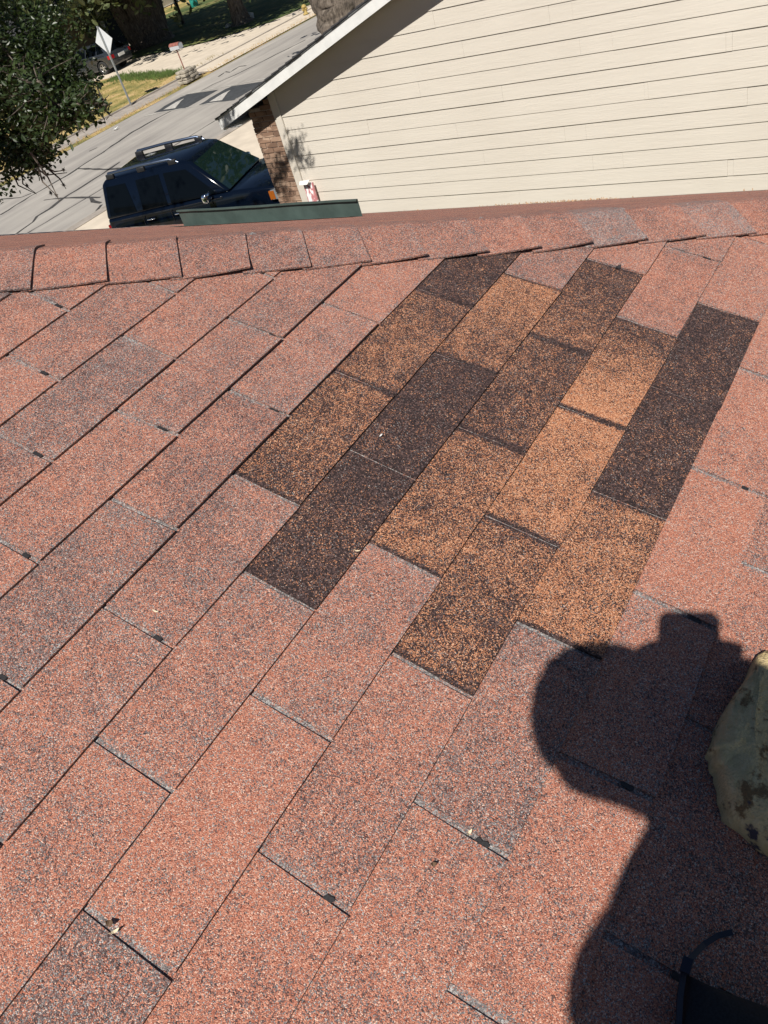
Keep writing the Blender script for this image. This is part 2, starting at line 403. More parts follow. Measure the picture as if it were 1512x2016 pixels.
# roof deck, both faces, walls and eaves
RIDGE_X = -4.6; RY = HIPC - RIDGE_X; RZ = -1.076 + PITCH * RY
EZ = -1.076 + PITCH * EAVE_Y
mb = MB(); low = -.004
A = (EAVE_X, EAVE_Y, EZ + low); B = (RIDGE_X, RY, RZ + low); Cc = (-9.8, RY, RZ + low); Dd_ = (-9.8, EAVE_Y, EZ + low)
mb.add([A, B, Cc, Dd_], [(0, 1, 2, 3)])
hb(mb, 'roof_deck', M['deck'])
# the face beyond the hip, shingle courses run parallel to its eave (seen at a grazing angle)
N2 = Vector((PITCH, 0, 1)).normalized(); D2 = Vector((1, 0, -PITCH)).normalized()
FY = 2 * RY - EAVE_Y
def P2(x, y, h=0.): return Vector((x, y, -.052 - PITCH * x)) + N2 * h
mb2 = MB(); nc2 = 78; dx = .1178
for i in range(nc2):
    x0 = EAVE_X - (i + 1) * dx - .01; x1 = EAVE_X - i * dx
    y0 = HIPC - x1 + .03; y1 = 2 * RY - (HIPC - x1)
    if x0 < -4.2: break
    vs = []; cols = []; n_ = 60; r = random.Random(i); ph = r.uniform(0, .3)
    ys = [y0 + (min(y1, y0 + 9) - y0) * q_ / n_ for q_ in range(n_ + 1)]
    for y in ys:
        tdk = .38 + .14 * noise.noise(Vector((y * 2.2, i * 3.1, 0)))
        for x, h in ((x0, .0), (x1, .0042), (x1, .0008)):
            vs.append(P2(x, max(y, HIPC - x + .03), h)); cols.append((tdk, .05, 0.))
    mb2.add(vs, [(3 * q_, 3 * q_ + 1, 3 * q_ + 4, 3 * q_ + 3) for q_ in range(n_)] + [(3 * q_ + 1, 3 * q_ + 2, 3 * q_ + 5, 3 * q_ + 4) for q_ in range(n_)], 0, False, cols)
hb(mb2, 'far_face_shingles', GRAN, kind='stuff', attr=True)
mb = MB(); mb.add([P2(EAVE_X, EAVE_Y, -.02), P2(EAVE_X, FY, -.02), P2(RIDGE_X, RY, -.02)], [(0, 1, 2)]); hb(mb, 'far_roof_deck', M['deck'])
# eave edge metal and fascia
mb = MB(); mb.box((EAVE_X - .05, EAVE_Y - .02, EZ - .016), (EAVE_X + .025, FY, EZ - .006)); mb.box((EAVE_X + .002, EAVE_Y - .02, EZ - .15), (EAVE_X + .02, FY, EZ - .018))
mb.box((-9.8, EAVE_Y - .02, EZ - .15), (EAVE_X, EAVE_Y - .002, EZ - .012)); hb(mb, 'fascia', M['gutter'])
mb = MB(); mb.box((-9.6, EAVE_Y + .5, ZG), (EAVE_X - .5, 12.4, EZ - .16)); hb(mb, 'wall', M['tan_wall'])
# upright green diverter strip near the far eave
r1 = ray(361, 441); r2 = ray(713, 424); xd = 3.6
ya = r1.y / r1.x * xd; yb = r2.y / r2.x * xd
mb = MB(); base = P2(xd, 0, .004).z
tl = .125; th_ = .097
vs = []
n_ = 10
for i in range(n_ + 1):
    y = yb + (ya - yb) * i / n_; t = i / n_; wob = .004 * math.sin(t * 7) + .002 * math.sin(t * 23)
    hgt = th_ + .010 * t
    for dx_, z in ((-.11, .114 * PITCH + .004), (0, 0), (0, hgt), (-.012, hgt + .002), (-.012, hgt - .006)):
        vs.append((xd + dx_ + (wob if z > .02 and dx_ > -.1 else 0), y, base + z))
mb.add(vs, [(5 * i + j, 5 * i + j + 1, 5 * i + j + 6, 5 * i + j + 5) for i in range(n_) for j in range(4)])
o = hb(mb, 'rain_diverter', M['green_metal'], label='long dark green metal strip standing upright at the roof edge')
so_ = o.modifiers.new('solid', 'SOLIDIFY'); so_.thickness = .002
# hip cap shingles
HD = Vector((1, -1, -PITCH)).normalized()
K = Vector((HIPC / 2, HIPC / 2, -.052 - PITCH * HIPC / 2))
S1 = N1.cross(HD).normalized()
if S1.dot(Dn) < 0: S1.negate()                                   # across, down our face
S2 = N2.cross(HD).normalized()
if S2.dot(D2) < 0: S2.negate()
NB = (N1 + N2).normalized()
def along(px, py): return (roof_px(px, py) - K).dot(HD)
edges = [along(*q) for q in [(65, 572), (210, 553), (355, 543), (497, 537), (613, 530), (725, 522), (838, 512), (953, 503), (1060, 495), (1165, 489), (1270, 483), (1385, 477)]]
while edges[0] > -2.6: edges.insert(0, edges[0] - .1275 + R.uniform(-.004, .004))
while edges[-1] < 2.6: edges.append(edges[-1] + .1275 + R.uniform(-.004, .004))
skews = [R.uniform(-.004, .004) for _ in edges]
for i in range(1, len(edges)):
    s0, s1 = edges[i - 1] - .02, edges[i]
    mb = MB(); vs = []; cols = []; r = random.Random(i + 400)
    prof = [(-1, .135), (-1, .09), (-1, .05), (-1, .022), (0, 0), (1, .022), (1, .05), (1, .09), (1, .125), (1, .137)]
    wv = r.uniform(-.006, .006)
    dk = .42 + r.uniform(-.06, .07); gr = .09 + r.uniform(-.02, .06)
    cx_, cy_ = pix(K + HD * (s0 + s1) / 2)
    if cx_ > 1130 and i % 2: gr += .3
    if 470 < cx_ < 640: dk += .12
    lft = r.uniform(.001, .004)
    if 330 < cx_ < 520 or 640 < cx_ < 1250: lft = r.uniform(.004, .008)
    nl = 4
    for j in range(nl + 1):
        t = j / nl; s = s0 + (s1 - s0) * t
        for q_, (sd_, wq) in enumerate(prof):
            if sd_ <= 0: dirv, nn = S2, N2
            else: dirv, nn = S1, N1
            ww = wq + (wv * (t - .5) * 1.2 if sd_ > 0 and wq > .1 else 0)
            rnd = max(0, 1 - wq / .03) * .004
            h = .0095 + .005 * t - rnd + (lft * t ** 2 * max(0, (wq - .08) / .05) if sd_ > 0 else 0) + .0006 * noise.noise(Vector((s * 20, wq * 20, i)))
            if wq == 0: P = K + HD * s + NB * (h * 1.02)
            else: P = K + HD * (s + (skews[i] * (wq / .13) * t if sd_ > 0 else 0)) + dirv * ww + nn * h
            vs.append(P)
            e = .12 if (j == nl or q_ >= len(prof) - 1) else 0
            cols.append((dk + r.uniform(-.03, .03), gr + e, 0.))
    np_ = len(prof)
    mb.add(vs, [(j * np_ + q_, (j + 1) * np_ + q_, (j + 1) * np_ + q_ + 1, j * np_ + q_ + 1) for j in range(nl) for q_ in range(np_ - 1)], 0, False, cols)
    edge = [vs[nl * np_ + q_] for q_ in range(np_)] + [vs[j * np_ + np_ - 1] for j in range(nl - 1, -1, -1)]
    nrm = [(N2 if prof[q_][0] < 0 else (NB if prof[q_][0] == 0 else N1)) for q_ in range(np_)] + [N1] * nl
    low_ = [p - n_ * .0036 for p, n_ in zip(edge, nrm)]; ne = len(edge)
    mb.add(edge + low_, [(a, a + 1, ne + a + 1, ne + a) for a in range(ne - 1)], 0, False, [(.7, .1, 0.)] * (2 * ne))
    hb(mb, 'hip_cap_shingle', GRAN, attr=True)
# crumbs of leaf litter caught along the far eave
mb = MB()
for i in range(260):
    px = R.choice([R.uniform(970, 1100), R.uniform(1080, 1200), R.uniform(760, 1512), R.uniform(1110, 1180)])
    r_ = ray(px, 400); y = r_.y / r_.x * 5.1 + R.uniform(-.1, .1); P = P2(R.uniform(5.0, 5.2), y, .006)
    a = Vector((R.uniform(-1, 1), R.uniform(-1, 1), R.uniform(-.2, 1))).normalized() * R.uniform(.006, .014); b = Vector((R.uniform(-1, 1), R.uniform(-1, 1), R.uniform(0, 1))).normalized() * .006
    mb.add([P, P + a, P + a + b, P + b], [(0, 1, 2, 3)])
o = mb.build('leaf_litter', simple('dry_litter', (.42, .27, .16), .9), kind='stuff'); tag(o, 'dry leaf crumbs caught along the far eave of the red roof', 'leaf litter')
# ------------------------------------------------------------------ ground
def sheet(name, pts, mat, z=0., parent=None, **k):
    q = MB(); q.add([(p[0], p[1], ZG + z) for p in pts], [tuple(range(len(pts)))]); o = q.build(name, mat, parent, **k)
    if o.data.polygons[0].normal.z < 0: o.data.flip_normals()
    return o
Yn, Yf = 20.4, 29.25
sheet('ground', [(-600, -600), (900, -600), (900, 900), (-600, 900)], M['lawn'], -.06, kind='structure')
sheet('road', [(-300, Yn), (400, Yn), (400, Yf), (-300, Yf)], M['road'], -.02, kind='structure')
# far gutter: concrete band and raised kerb
mb = MB(); mb.box((-200, Yf + .55, ZG - .05), (300, Yf + 1.9, ZG + .0)); mb.box((-200, Yf + 1.9, ZG - .05), (300, Yf + 2.02, ZG + .06)); mb.build('far_kerb', M['curb'], kind='structure')
mb = MB(); mb.box((-200, Yn - .4, ZG - .05), (300, Yn, ZG + .02)); mb.build('near_kerb', M['curb'], kind='structure')
sheet('gutter_soil', [(-200, Yf), (300, Yf), (300, Yf + .55), (-200, Yf + .55)], M['lawn'], -.012, kind='structure')
sheet('near_yard', [(-200, 5), (300, 5), (300, Yn - .4), (-200, Yn - .4)], M['green_lawn'], -.02, kind='structure')
sheet('neighbour_driveway', [(9.6, 8.9), (17.0, 8.9), (26, Yn), (8.2, Yn)], M['drive'], .0, kind='structure')
yl = Yf + 2.02
front = [(-60, yl), (30.4, yl), G(350, 146)[:2], G(262, 150)[:2], (33.1, 39.6), (33.1, 44), (30, 48), (-60, 48)]
sheet('far_lawn', front, M['lawn'], .05, kind='structure')
sheet('far_driveway', [(30.4, yl - .1), (30.6, 32.2), (33.0, 39.4), (33.1, 48), (37.6, 48), (37.4, 36.5), (39, 33.2), (44, 31.5), (44, yl - .1)], M['drive'], .03, kind='structure')
sheet('far_driveway_apron', [(29.8, Yf + .1), (45.5, Yf + .1), (44, yl - .12), (30.4, yl - .12)], M['drive'], .024, kind='structure')
sheet('shaded_lawn', [(44.02, yl), (39.05, 33.25), (37.6, 36.6), (37.8, 60), (52, 56), (110, 56), (110, yl)], M['green_lawn'], .045, kind='structure')
sheet('side_yard', [(5.0, -30), (9.5, -30), (9.5, 8.5), (5.0, 8.5)], M['green_lawn'], -.03, kind='structure')
# tarred cracks and joints of the road
def strip(pts, wd, name, mat, z):
    P = [Vector((p[0], p[1], ZG + z)) for p in pts]; Q = [P[0]]; wd *= 1.5
    for a, b in zip(P, P[1:]):
        k = max(1, int((b - a).length / .35))
        for i in range(1, k + 1):
            p = a.lerp(b, i / k); p.x += R.uniform(-.03, .03); p.y += R.uniform(-.03, .03); Q.append(p)
    vs = []
    for i, p in enumerate(Q):
        t = (Q[min(i + 1, len(Q) - 1)] - Q[max(0, i - 1)]); t.z = 0; t.normalize(); n_ = Vector((-t.y, t.x, 0)) * wd * R.uniform(.4, 1.2) / 2
        vs += [p - n_, p + n_]
    q = MB(); q.add(vs, [(2 * i, 2 * i + 2, 2 * i + 3, 2 * i + 1) for i in range(len(Q) - 1)]); return q.build(name, mat, kind='structure')
def pg(*a): return [G(*p) for p in a]
strip(pg((0, 422), (60, 385), (130, 345), (200, 300), (262, 258), (300, 237), (360, 205), (388, 193)), .09, 'road_crack', M['tar'], -.015)
strip(pg((392, 180), (420, 165), (460, 148), (520, 118), (600, 78)), .07, 'road_crack', M['tar'], -.015)
strip(pg((86, 393), (130, 388), (175, 387), (197, 388)), .08, 'road_crack', M['tar'], -.015)
strip(pg((150, 331), (200, 333), (240, 330)), .10, 'road_crack', M['tar'], -.015)
strip(pg((22, 466), (65, 436), (72, 425), (100, 408), (118, 393), (200, 342), (235, 318)), .10, 'road_crack', M['tar'], -.015)
strip(pg((178, 388), (183, 395), (198, 398)), .12, 'road_crack', M['tar'], -.014)
strip(pg((0, 391), (20, 390), (40, 388), (60, 380)), .06, 'road_crack', M['tar'], -.014)
strip(pg((188, 416), (200, 402)), .07, 'road_crack', M['tar'], -.014)
strip(pg((175, 297), (190, 290)), .05, 'road_crack', M['tar'], -.014)
strip(pg((430, 150), (445, 140), (452, 142), (470, 130), (485, 128)), .07, 'road_crack', M['tar'], -.013)
strip([(-40, 22.2), (60, 22.2)], .05, 'road_crack', M['tar'], -.016)
# speed cushions with white arrow marks
def cushion(x0, x1, y0, y1, lab):
    t = thing('speed_cushion', lab, 'speed cushion', ((x0 + x1) / 2, (y0 + y1) / 2, ZG - .02), 'speed cushions across the road')
    ox, oy, oz = t.location
    def hz(x, y):
        a = min(1, (x - x0) / .75, (x1 - x) / .75); b = min(1, (y - y0) / .25, (y1 - y) / .25)
        return .085 * max(0, min(a, b)) + .003
    nx, ny = 16, 12; vs = []
    for j in range(ny + 1):
        for i in range(nx + 1):
            x = x0 + (x1 - x0) * i / nx; y = y0 + (y1 - y0) * j / ny; vs.append((x - ox + (y - y0) * .09, y - oy, hz(x, y)))
    q = MB(); q.add(vs, [(j * (nx + 1) + i, j * (nx + 1) + i + 1, (j + 1) * (nx + 1) + i + 1, (j + 1) * (nx + 1) + i) for j in range(ny) for i in range(nx)], 0, True)
    q.build('raised_pad', M['cushion'], t)
    yc = (y0 + y1) / 2 + .12; tri = []
    n_ = 8; vs = []; 
    for i in range(n_ + 1):
        x = x0 + .12 + .95 * i / n_; hw = .36 * (1 - i / n_) + .01
        for s_ in (-1, 1):
            y = yc + s_ * hw; vs.append((x - ox + (y - y0) * .09, y - oy, hz(x, y) + .012))
    q = MB(); q.add(vs, [(2 * i, 2 * i + 2, 2 * i + 3, 2 * i + 1) for i in range(n_)]); q.build('arrow_mark', M['line'], t)
cushion(24.25, 26.3, 25.85, 27.85, 'dark raised speed cushion with white arrow nearest the far kerb')
cushion(24.25, 26.3, 23.3, 25.3, 'dark raised speed cushion with white arrow beside the roof tip')
strip([(24.15, 28.1), (24.45, 23.3)], .09, 'white_road_line', M['faded'], -.012)
strip([(26.5, 28.2), (26.75, 23.0)], .09, 'white_road_line', M['faded'], -.012)
# dry grass tufts in the gutter and on the lawn
def tufts(name, n, region, h0, h1, mat, lab, cat):
    q = MB()
    for i in range(n):
        x, y = region()
        a = R.uniform(0, 6.28); h = R.uniform(h0, h1); wd = h * .28
        for k in range(3):
            a2 = a + k * 2.1; c = Vector((math.cos(a2), math.sin(a2), 0)); s_ = Vector((-c.y, c.x, 0)) * wd * .3
            P = Vector((x, y, ZG + .01)); q.add([P - s_, P + s_, P + c * wd * 1.4 + Vector((0, 0, h))], [(0, 1, 2)])
    o = q.build(name, mat, kind='stuff'); return tag(o, lab, cat)
M['blade2'] = simple('straw_blade', (.50, .36, .17), .9, 1.5, .35); M['blade3'] = simple('green_blade', (.09, .14, .03), .9, 1.5, .4)
def gut():
    return R.uniform(12, 62), Yf + .05 + abs(R.gauss(.2, .2))
tufts('gutter_grass', 2600, gut, .03, .11, M['blade2'], 'dry straw-coloured grass growing along the gutter of the far kerb', 'grass')
def lw():
    while True:
        x = R.uniform(12, 33.3); y = R.uniform(yl + .05, 40)
        if y < yl + 1 or x < 30.5 + (y - 32) * .33: return x, y
tufts('lawn_grass', 7000, lw, .04, .12, M['blade'], 'patchy dry grass on the lawn around the sign post', 'grass')
def lw2():
    t = R.random(); return 33.0 - .2 + R.gauss(0, .35) - (1 - t) * 2.3, 32.4 + 7 * t
tufts('lawn_edge_grass', 2600, lw2, .08, .2, M['blade3'], 'longer green grass along the edge of the far driveway', 'grass')
# ------------------------------------------------------------------ neighbour house
NX = 9.43; NHOUSE = thing('neighbor_house', 'neighboring house with cream lap siding gable wall, white rake board and brick corner', 'house', (NX, 8.85, ZG))
def nb(mb, name, mats, **k):
    o = mb.build(name, mats, NHOUSE, **k); o.matrix_parent_inverse = Matrix.Translation((-NX, -8.85, -ZG)); return o
SLP = .335; YA = 1.3
def rake(y, yy=8.24, z0=-2.11): return z0 - SLP * (y - yy) if y > YA else z0 - SLP * (YA - yy) - SLP * (YA - y)
YEND = -6.2; EX = .178; zref = on_x(756, 139, NX).z
jr = random.Random(5)
k = -14
joints = {0: [5.3], 1: [3.9, 7.2], 2: [2.4, 6.0], 3: [4.9], 4: [3.2, 6.9], 5: [5.6, 2.2], 6: [4.2, 7.6]}
for k in range(-14, 20):
    zb = zref - k * EX; zt = zb + EX + .02
    if zt < ZG + .1: break
    zb = max(zb, ZG + .05)
    # where the rake cuts this board
    js = joints[k % 7]; ys = [YEND] + [j - 3.66 for j in js if j - 3.66 > YEND] + [j for j in js] + [8.28]
    ys = sorted(set(ys))
    for a, b in zip(ys, ys[1:]):
        a2, b2 = a + .0007, b - .0007
        # clip polygon below rake
        poly = []
        N_ = 24
        top = []
        for i in range(N_ + 1):
            y = a2 + (b2 - a2) * i / N_; zc = rake(y) + .06
            if zc > zb + .005: top.append((y, min(zt, zc)))
        if len(top) < 2: continue
        offb = .0
        simp = [top[0]] + [p for p0, p, p1 in zip(top, top[1:], top[2:]) if abs((p[1] - p0[1]) - (p1[1] - p[1])) > 1e-5] + [top[-1]]
        wob = R.uniform(-.0015, .003)
        def xo(z): return wob + NX - .004 - .0105 * (1 - (z - zb) / (EX + .02))
        bot = [(top[0][0], zb), (top[-1][0], zb)]
        pf = [Vector((xo(z) , y, z)) for y, z in bot] + [Vector((xo(z), y, z)) for y, z in reversed(simp)]
        q = MB(); n_ = len(pf); back = [Vector((NX + .02, p.y, p.z)) for p in pf]
        q.add(pf + back, [tuple(range(n_))] + [(i, n_ + i, n_ + (i + 1) % n_, (i + 1) % n_) for i in range(n_)])
        nb(q, 'siding_board', M['siding'])
mb = MB()
poly = [(NX + .03, YEND, ZG), (NX + .03, 8.3, ZG), (NX + .03, 8.3, rake(8.3) + .05), (NX + .03, YA, rake(YA) + .05), (NX + .03, YEND, rake(YEND) + .05)]
mb.prism(poly, (.1, 0, 0)); mb.box((NX + .14, YEND, ZG), (20, 8.3, -2.35)); nb(mb, 'wall', M['wood_sheath'])
# corner boards
mb = MB(); mb.box((NX - .032, 8.285, ZG), (NX + .02, 8.375, rake(8.33) + .02)); mb.box((NX - .02, 8.38, ZG), (NX + .02, 8.42, rake(8.4))); nb(mb, 'corner_board', M['siding'])
# brick return at the front corner: mortar core and bricks
mb = MB(); mb.box((NX + .0, 8.425, ZG), (NX + .35, 8.86, rake(8.8) + .0)); mb.box((NX + .35, 8.5, ZG), (13.0, 8.86, -2.45)); nb(mb, 'mortar_core', M['mortar'])
mb = MB(); z = ZG; row = 0
while z < -2.2:
    y = 8.43 - (.1 if row % 2 else 0)
    while y < 8.86:
        a, b = max(y, 8.43), min(y + .2, 8.865)
        if b - a > .03 and z + .06 < rake((a + b) / 2): 
            j = R.uniform(-.003, .003); mb.box((NX - .012 + j, a, z), (NX + .01, b, z + .06))
        y += .212
    x = NX - .01 - (.1 if row % 2 else 0)
    while x < 12.6:
        a, b = max(x, NX - .01), x + .2
        if z < -2.6: mb.box((a, 8.84, z), (b, 8.872, z + .06))
        x += .212
    z += .072; row += 1
nb(mb, 'brickwork', M['brick'], kind='stuff')
# roof planes, soffit, rake board, drip edge
OV = .3; XR = NX - OV; YT = 9.2
def rk(y, off=0.): return rake(y) + off
mb = MB()
for a, b in ((YA, YT), (YA, YEND - .5)):
    mb.add([(XR + .03, a, rk(a) + .02), (XR + .03, b, rk(b) + .02), (NX - .0, b, rk(b) + .02), (NX - .0, a, rk(a) + .02)], [(0, 1, 2, 3)])
nb(mb, 'soffit', M['white'])
mb = MB()
for a, b in ((YA, YT), (YA, YEND - .5)):
    mb.prism([(XR, a, rk(a, -.0)), (XR, b, rk(b, -.0)), (XR, b, rk(b, .135)), (XR, a, rk(a, .135))], (.022, 0, 0))
o = nb(mb, 'rake_board', M['white'])
mb = MB()
mb.prism([(XR - .012, YA, rk(YA, .137)), (XR - .012, YT + .02, rk(YT + .02, .137)), (XR - .012, YT + .02, rk(YT + .02, .152)), (XR - .012, YA, rk(YA, .152))], (.05, 0, 0)); nb(mb, 'drip_edge', M['galv'])
mb = MB()
for a, b in ((YA, YT + .03), (YA, YEND - .5)):
    L = abs(b - a); n_ = int(L / .14); 
    for i in range(n_):
        y0 = a + (b - a) * i / n_; y1 = a + (b - a) * (i + 1) / n_ ; j = R.uniform(-.012, .004)
        mb.prism([(XR - .02 + j, y0, rk(y0, .154)), (XR - .02 + j, y1, rk(y1, .154)), (XR - .02 + j, y1, rk(y1, .176)), (XR - .02 + j, y0, rk(y0, .166))], (.6, 0, 0))
    mb.prism([(XR + .56, a, rk(a, .05)), (XR + .56, b, rk(b, .05)), (XR + .56, b, rk(b, .165)), (XR + .56, a, rk(a, .165))], (11, 0, 0))
nb(mb, 'roof_shingles', M['dark_shingle'], kind='stuff')
mb = MB(); mb.box((XR + .023, YT - .05, rk(YT, -.02)), (20, YT - .02, rk(YT, .12))); mb.box((XR + .03, 8.87, rk(YT, .0)), (20, YT - .05, rk(YT, .012))); nb(mb, 'eave_board', M['white'])
# panel leaning at the corner
p0 = on_x(596, 341, NX - .12); p1 = on_x(611, 337, NX - .12); zt = -3.24
t = thing('panel_board', 'narrow white panel with red streaks standing against the cream siding by the brick corner', 'panel', (NX - .2, 8.15, ZG))
def streak_mat():
    q = NT('white_red_streaks'); P = q.pos(); mp = q.n('Mapping'); mp.inputs['Scale'].default_value = (1, 7, 3); mp.inputs['Rotation'].default_value = (.5, 0, 0); q.l(P, mp.inputs[0])
    f = q.noise(mp.outputs[0], 1.6, 2, .5).outputs[0]
    q.col(q.ramp(f, [(.44, (.78, .74, .74)), (.49, (.45, .17, .18)), (.56, (.48, .20, .20)), (.60, (.78, .74, .74))])); q.set(Roughness=.4); return q.mat
mb = MB(); mb.box((-.02, -.085, 0), (.02, .085, 2.15)); ob = bevel(mb.build('panel_sheet', streak_mat(), t), .008)
ob.rotation_euler = (0, .045, 0); ob.location = (.02, -.01, 0)
mb = MB(); mb.prism([(.025, -.06, 2.15), (.025, .085, 2.15), (.055, .085, 2.19), (.055, -.1, 2.2)], (.02, 0, .0)); ob = mb.build('folded_top', M['white'], t)
# ------------------------------------------------------------------ cars
def car(name, lab, cat, loc, rotz, L=5.2, W=2.0, H=1.93, suv=True, paint=None, group=None):
    t = thing(name, lab, cat, loc, group); t.rotation_euler = (0, 0, rotz)
    hw = W / 2; belt = .60 * H if suv else .63 * H; hood = belt - .02; wr = .39 if suv else .33
    xr, xf = .19 * L, .80 * L
    zb = .28 if suv else .22
    def arch(x): return [(x + (wr + .07) * math.cos(a), wr + (wr + .07) * math.sin(a)) for a in [math.pi - i * math.pi / 10 for i in range(11)]]
    low = [(.03, zb + .1)] + [(xr - wr - .07, zb)] + arch(xr) + [(xr + wr + .07, zb)] + [(xf - wr - .07, zb)] + arch(xf) + [(xf + wr + .07, zb), (L - .06, zb + .05)]
    if suv: top = [(L, .62), (L - .02, .95), (L - .10, hood - .03), (L - .7, hood + .06), (.715 * L, hood + .10), (.70 * L, belt + .06), (.04, belt + .03), (0, .8)]
    else: top = [(L, .6), (L - .04, hood - .28), (L - .25, hood - .2), (.73 * L, hood), (.68 * L, belt), (.12, belt + .02), (.02, belt - .1), (0, .6)]
    prof = low + top
    def hwz(z): return hw - .035 * abs(z - .75)
    mb = MB(); n_ = len(prof)
    vs = [(x, -hwz(z), z) for x, z in prof] + [(x, hwz(z), z) for x, z in prof]
    mb.add(vs, [tuple(range(n_)), tuple(range(2 * n_ - 1, n_ - 1, -1))] + [(i, n_ + i, n_ + (i + 1) % n_, (i + 1) % n_) for i in range(n_)])
    b = mb.build('body', paint, t); bevel(b, .07, 3)
    # plan taper towards bumper ends
    for v in b.data.vertices:
        e = max(0, (v.co.x - (L - .55)) / .55, (.35 - v.co.x) / .35 * .6); v.co.y *= 1 - .10 * e
    if suv: cab = [(.04, belt), (.13, H - .12), (.26, H - .03), (.46 * L, H), (.53 * L, H - .07), (.70 * L, belt + .06)]
    else: cab = [(.10, belt - .02), (.60, H - .07), (.30 * L, H), (.46 * L, H), (.53 * L, H - .06), (.73 * L, belt - .02)]
    tp = .26 if suv else .34
    ch = lambda z: hw - .05 - max(0, z - belt) * tp / (H - belt) * 1.0
    mb = MB(); n_ = len(cab); vs = [(x, -ch(z), z) for x, z in cab] + [(x, ch(z), z) for x, z in cab]
    # roof crown: centre line raised
    mb.add(vs, [tuple(range(n_)), tuple(range(2 * n_ - 1, n_ - 1, -1))] + [(i, n_ + i, n_ + (i + 1) % n_, (i + 1) % n_) for i in range(n_)])
    bevel(mb.build('cabin', paint, t), .07, 3)
    def side(poly, name_, mat, th=.006, off=.0):
        for s_ in (-1, 1):
            q = MB(); q.prism([(x, s_ * (ch(z) + off), z) for x, z in poly], (0, s_ * th, 0)); ob = q.build(name_, mat, t)
    zb_, zt_ = belt + .07, H - .17
    if suv:
        wins = [[(.16, zb_), (.24, zt_), (.165 * L, zt_), (.19 * L, zb_)], [(.225 * L, zb_), (.225 * L, zt_ + .01), (.355 * L, zt_ + .02), (.365 * L, zb_)], [(.385 * L, zb_), (.38 * L, zt_ + .02), (.50 * L, zt_), (.63 * L, zb_ + .03), (.57 * L, zb_)]]
    else:
        wins = [[(.45, zb_ + .02), (.75, zt_ + .02), (.205 * L, zt_ + .05), (.21 * L, zb_)], [(.225 * L, zb_), (.225 * L, zt_ + .05), (.38 * L, zt_ + .06), (.39 * L, zb_)], [(.405 * L, zb_), (.40 * L, zt_ + .06), (.51 * L, zt_ + .03), (.655 * L, zb_)]]
    for p in wins: side(p, 'side_window', M['glass'])
    # windscreen and rear window on their slopes
    def slope(pa, pb, name_, mat, f0=.10, f1=.90, inset=.10):
        (x0, z0), (x1, z1) = pa, pb; d = Vector((x1 - x0, 0, z1 - z0)); n_ = Vector((d.z, 0, -d.x)).normalized()
        if n_.z < 0: n_ = -n_
        if (name_ == 'rear_window' and n_.x > 0): n_ = -n_
        P = []
        for f, s_ in ((f0, -1), (f0, 1), (f1, 1), (f1, -1)):
            x = x0 + d.x * f; z = z0 + d.z * f; P.append(Vector((x, s_ * (ch(z) - inset), z)) + n_ * .004)
        q = MB(); q.prism(P, n_ * .006); return q.build(name_, mat, t)
    slope(cab[-1], cab[-2], 'windshield', M['windshield'], .04, .93, .07)
    slope(cab[0], cab[1], 'rear_window', M['glass'], .12, .88, .13)
    for s_ in (-1, 1):
        q = MB(); q.prism([(.10 * L, s_ * (hw - .004), belt - .03), (.66 * L, s_ * (hw - .004), belt - .0), (.66 * L, s_ * (hw - .004), belt + .012), (.10 * L, s_ * (hw - .004), belt - .012)], (0, s_ * .01, 0)); q.build('belt_trim', M['black_plastic'], t)
        for xd_ in (.39 * L, .235 * L):
            q = MB(); q.tube([(xd_, s_ * (hw + .0), belt - .12), (xd_ + .03, s_ * (hw + .028), belt - .115), (xd_ + .15, s_ * (hw + .028), belt - .115), (xd_ + .18, s_ * hw, belt - .12)], .014, 6); q.build('door_handle', M['chrome'] if suv else paint, t)
        # door seams
        for xs in (.215 * L, .375 * L, .60 * L):
            q = MB(); q.box((xs, s_ * (hw - .012), .5), (xs + .008, s_ * (hw + .0015), belt - .02)); q.build('door_seam', M['black_plastic'], t)
        # mirror
        q = MB(); q.box((-.07, -.12, -.09), (.07, .12, .09)); mo = q.build('side_mirror', M['chrome'] if suv else paint, t); bevel(mo, .05, 3); mo.location = (.60 * L, s_ * (hw + .13), belt + .10)
        q = MB(); q.tube([(.60 * L, s_ * (hw - .06), belt + .03), (.60 * L, s_ * (hw + .06), belt + .05)], .025, 6); q.build('mirror_arm', M['black_plastic'], t)
        # lamps
        if suv:
            q = MB(); q.prism([(L - .42, s_ * (hw - .02), hood - .03), (L - .42, s_ * (hw - .02), hood - .22), (L - .02, s_ * (hw - .10), hood - .24), (L - .06, s_ * (hw - .10), hood - .04)], (0, s_ * .03, .012)); h_ = q.build('headlight', M['lamp_clear'], t)
            q = MB(); q.box((L - .47, s_ * (hw - .01) - .02, hood - .2), (L - .36, s_ * (hw - .01) + .02, hood - .04)); q.build('turn_lens', M['amber'], h_)
            q = MB(); q.box((L - .2, s_ * .72 - .18, hood - .24), (L + .015, s_ * .72 + .16, hood - .04)); q.build('headlight', M['lamp_clear'], t)
        else:
            q = MB(); q.prism([(L - .35, s_ * (hw - .02), .72), (L - .08, s_ * (hw - .16), .70), (L - .1, s_ * (hw - .16), .58), (L - .35, s_ * (hw - .02), .6)], (0, s_ * .02, .01)); q.build('headlight', M['lamp_clear'], t)
        q = MB(); q.box((-.012, s_ * (hw - .20) - .11, belt - .28), (.25, s_ * (hw - .11) + .10 * 1, belt - .10)); tl_ = q.build('tail_light', M['red'], t)
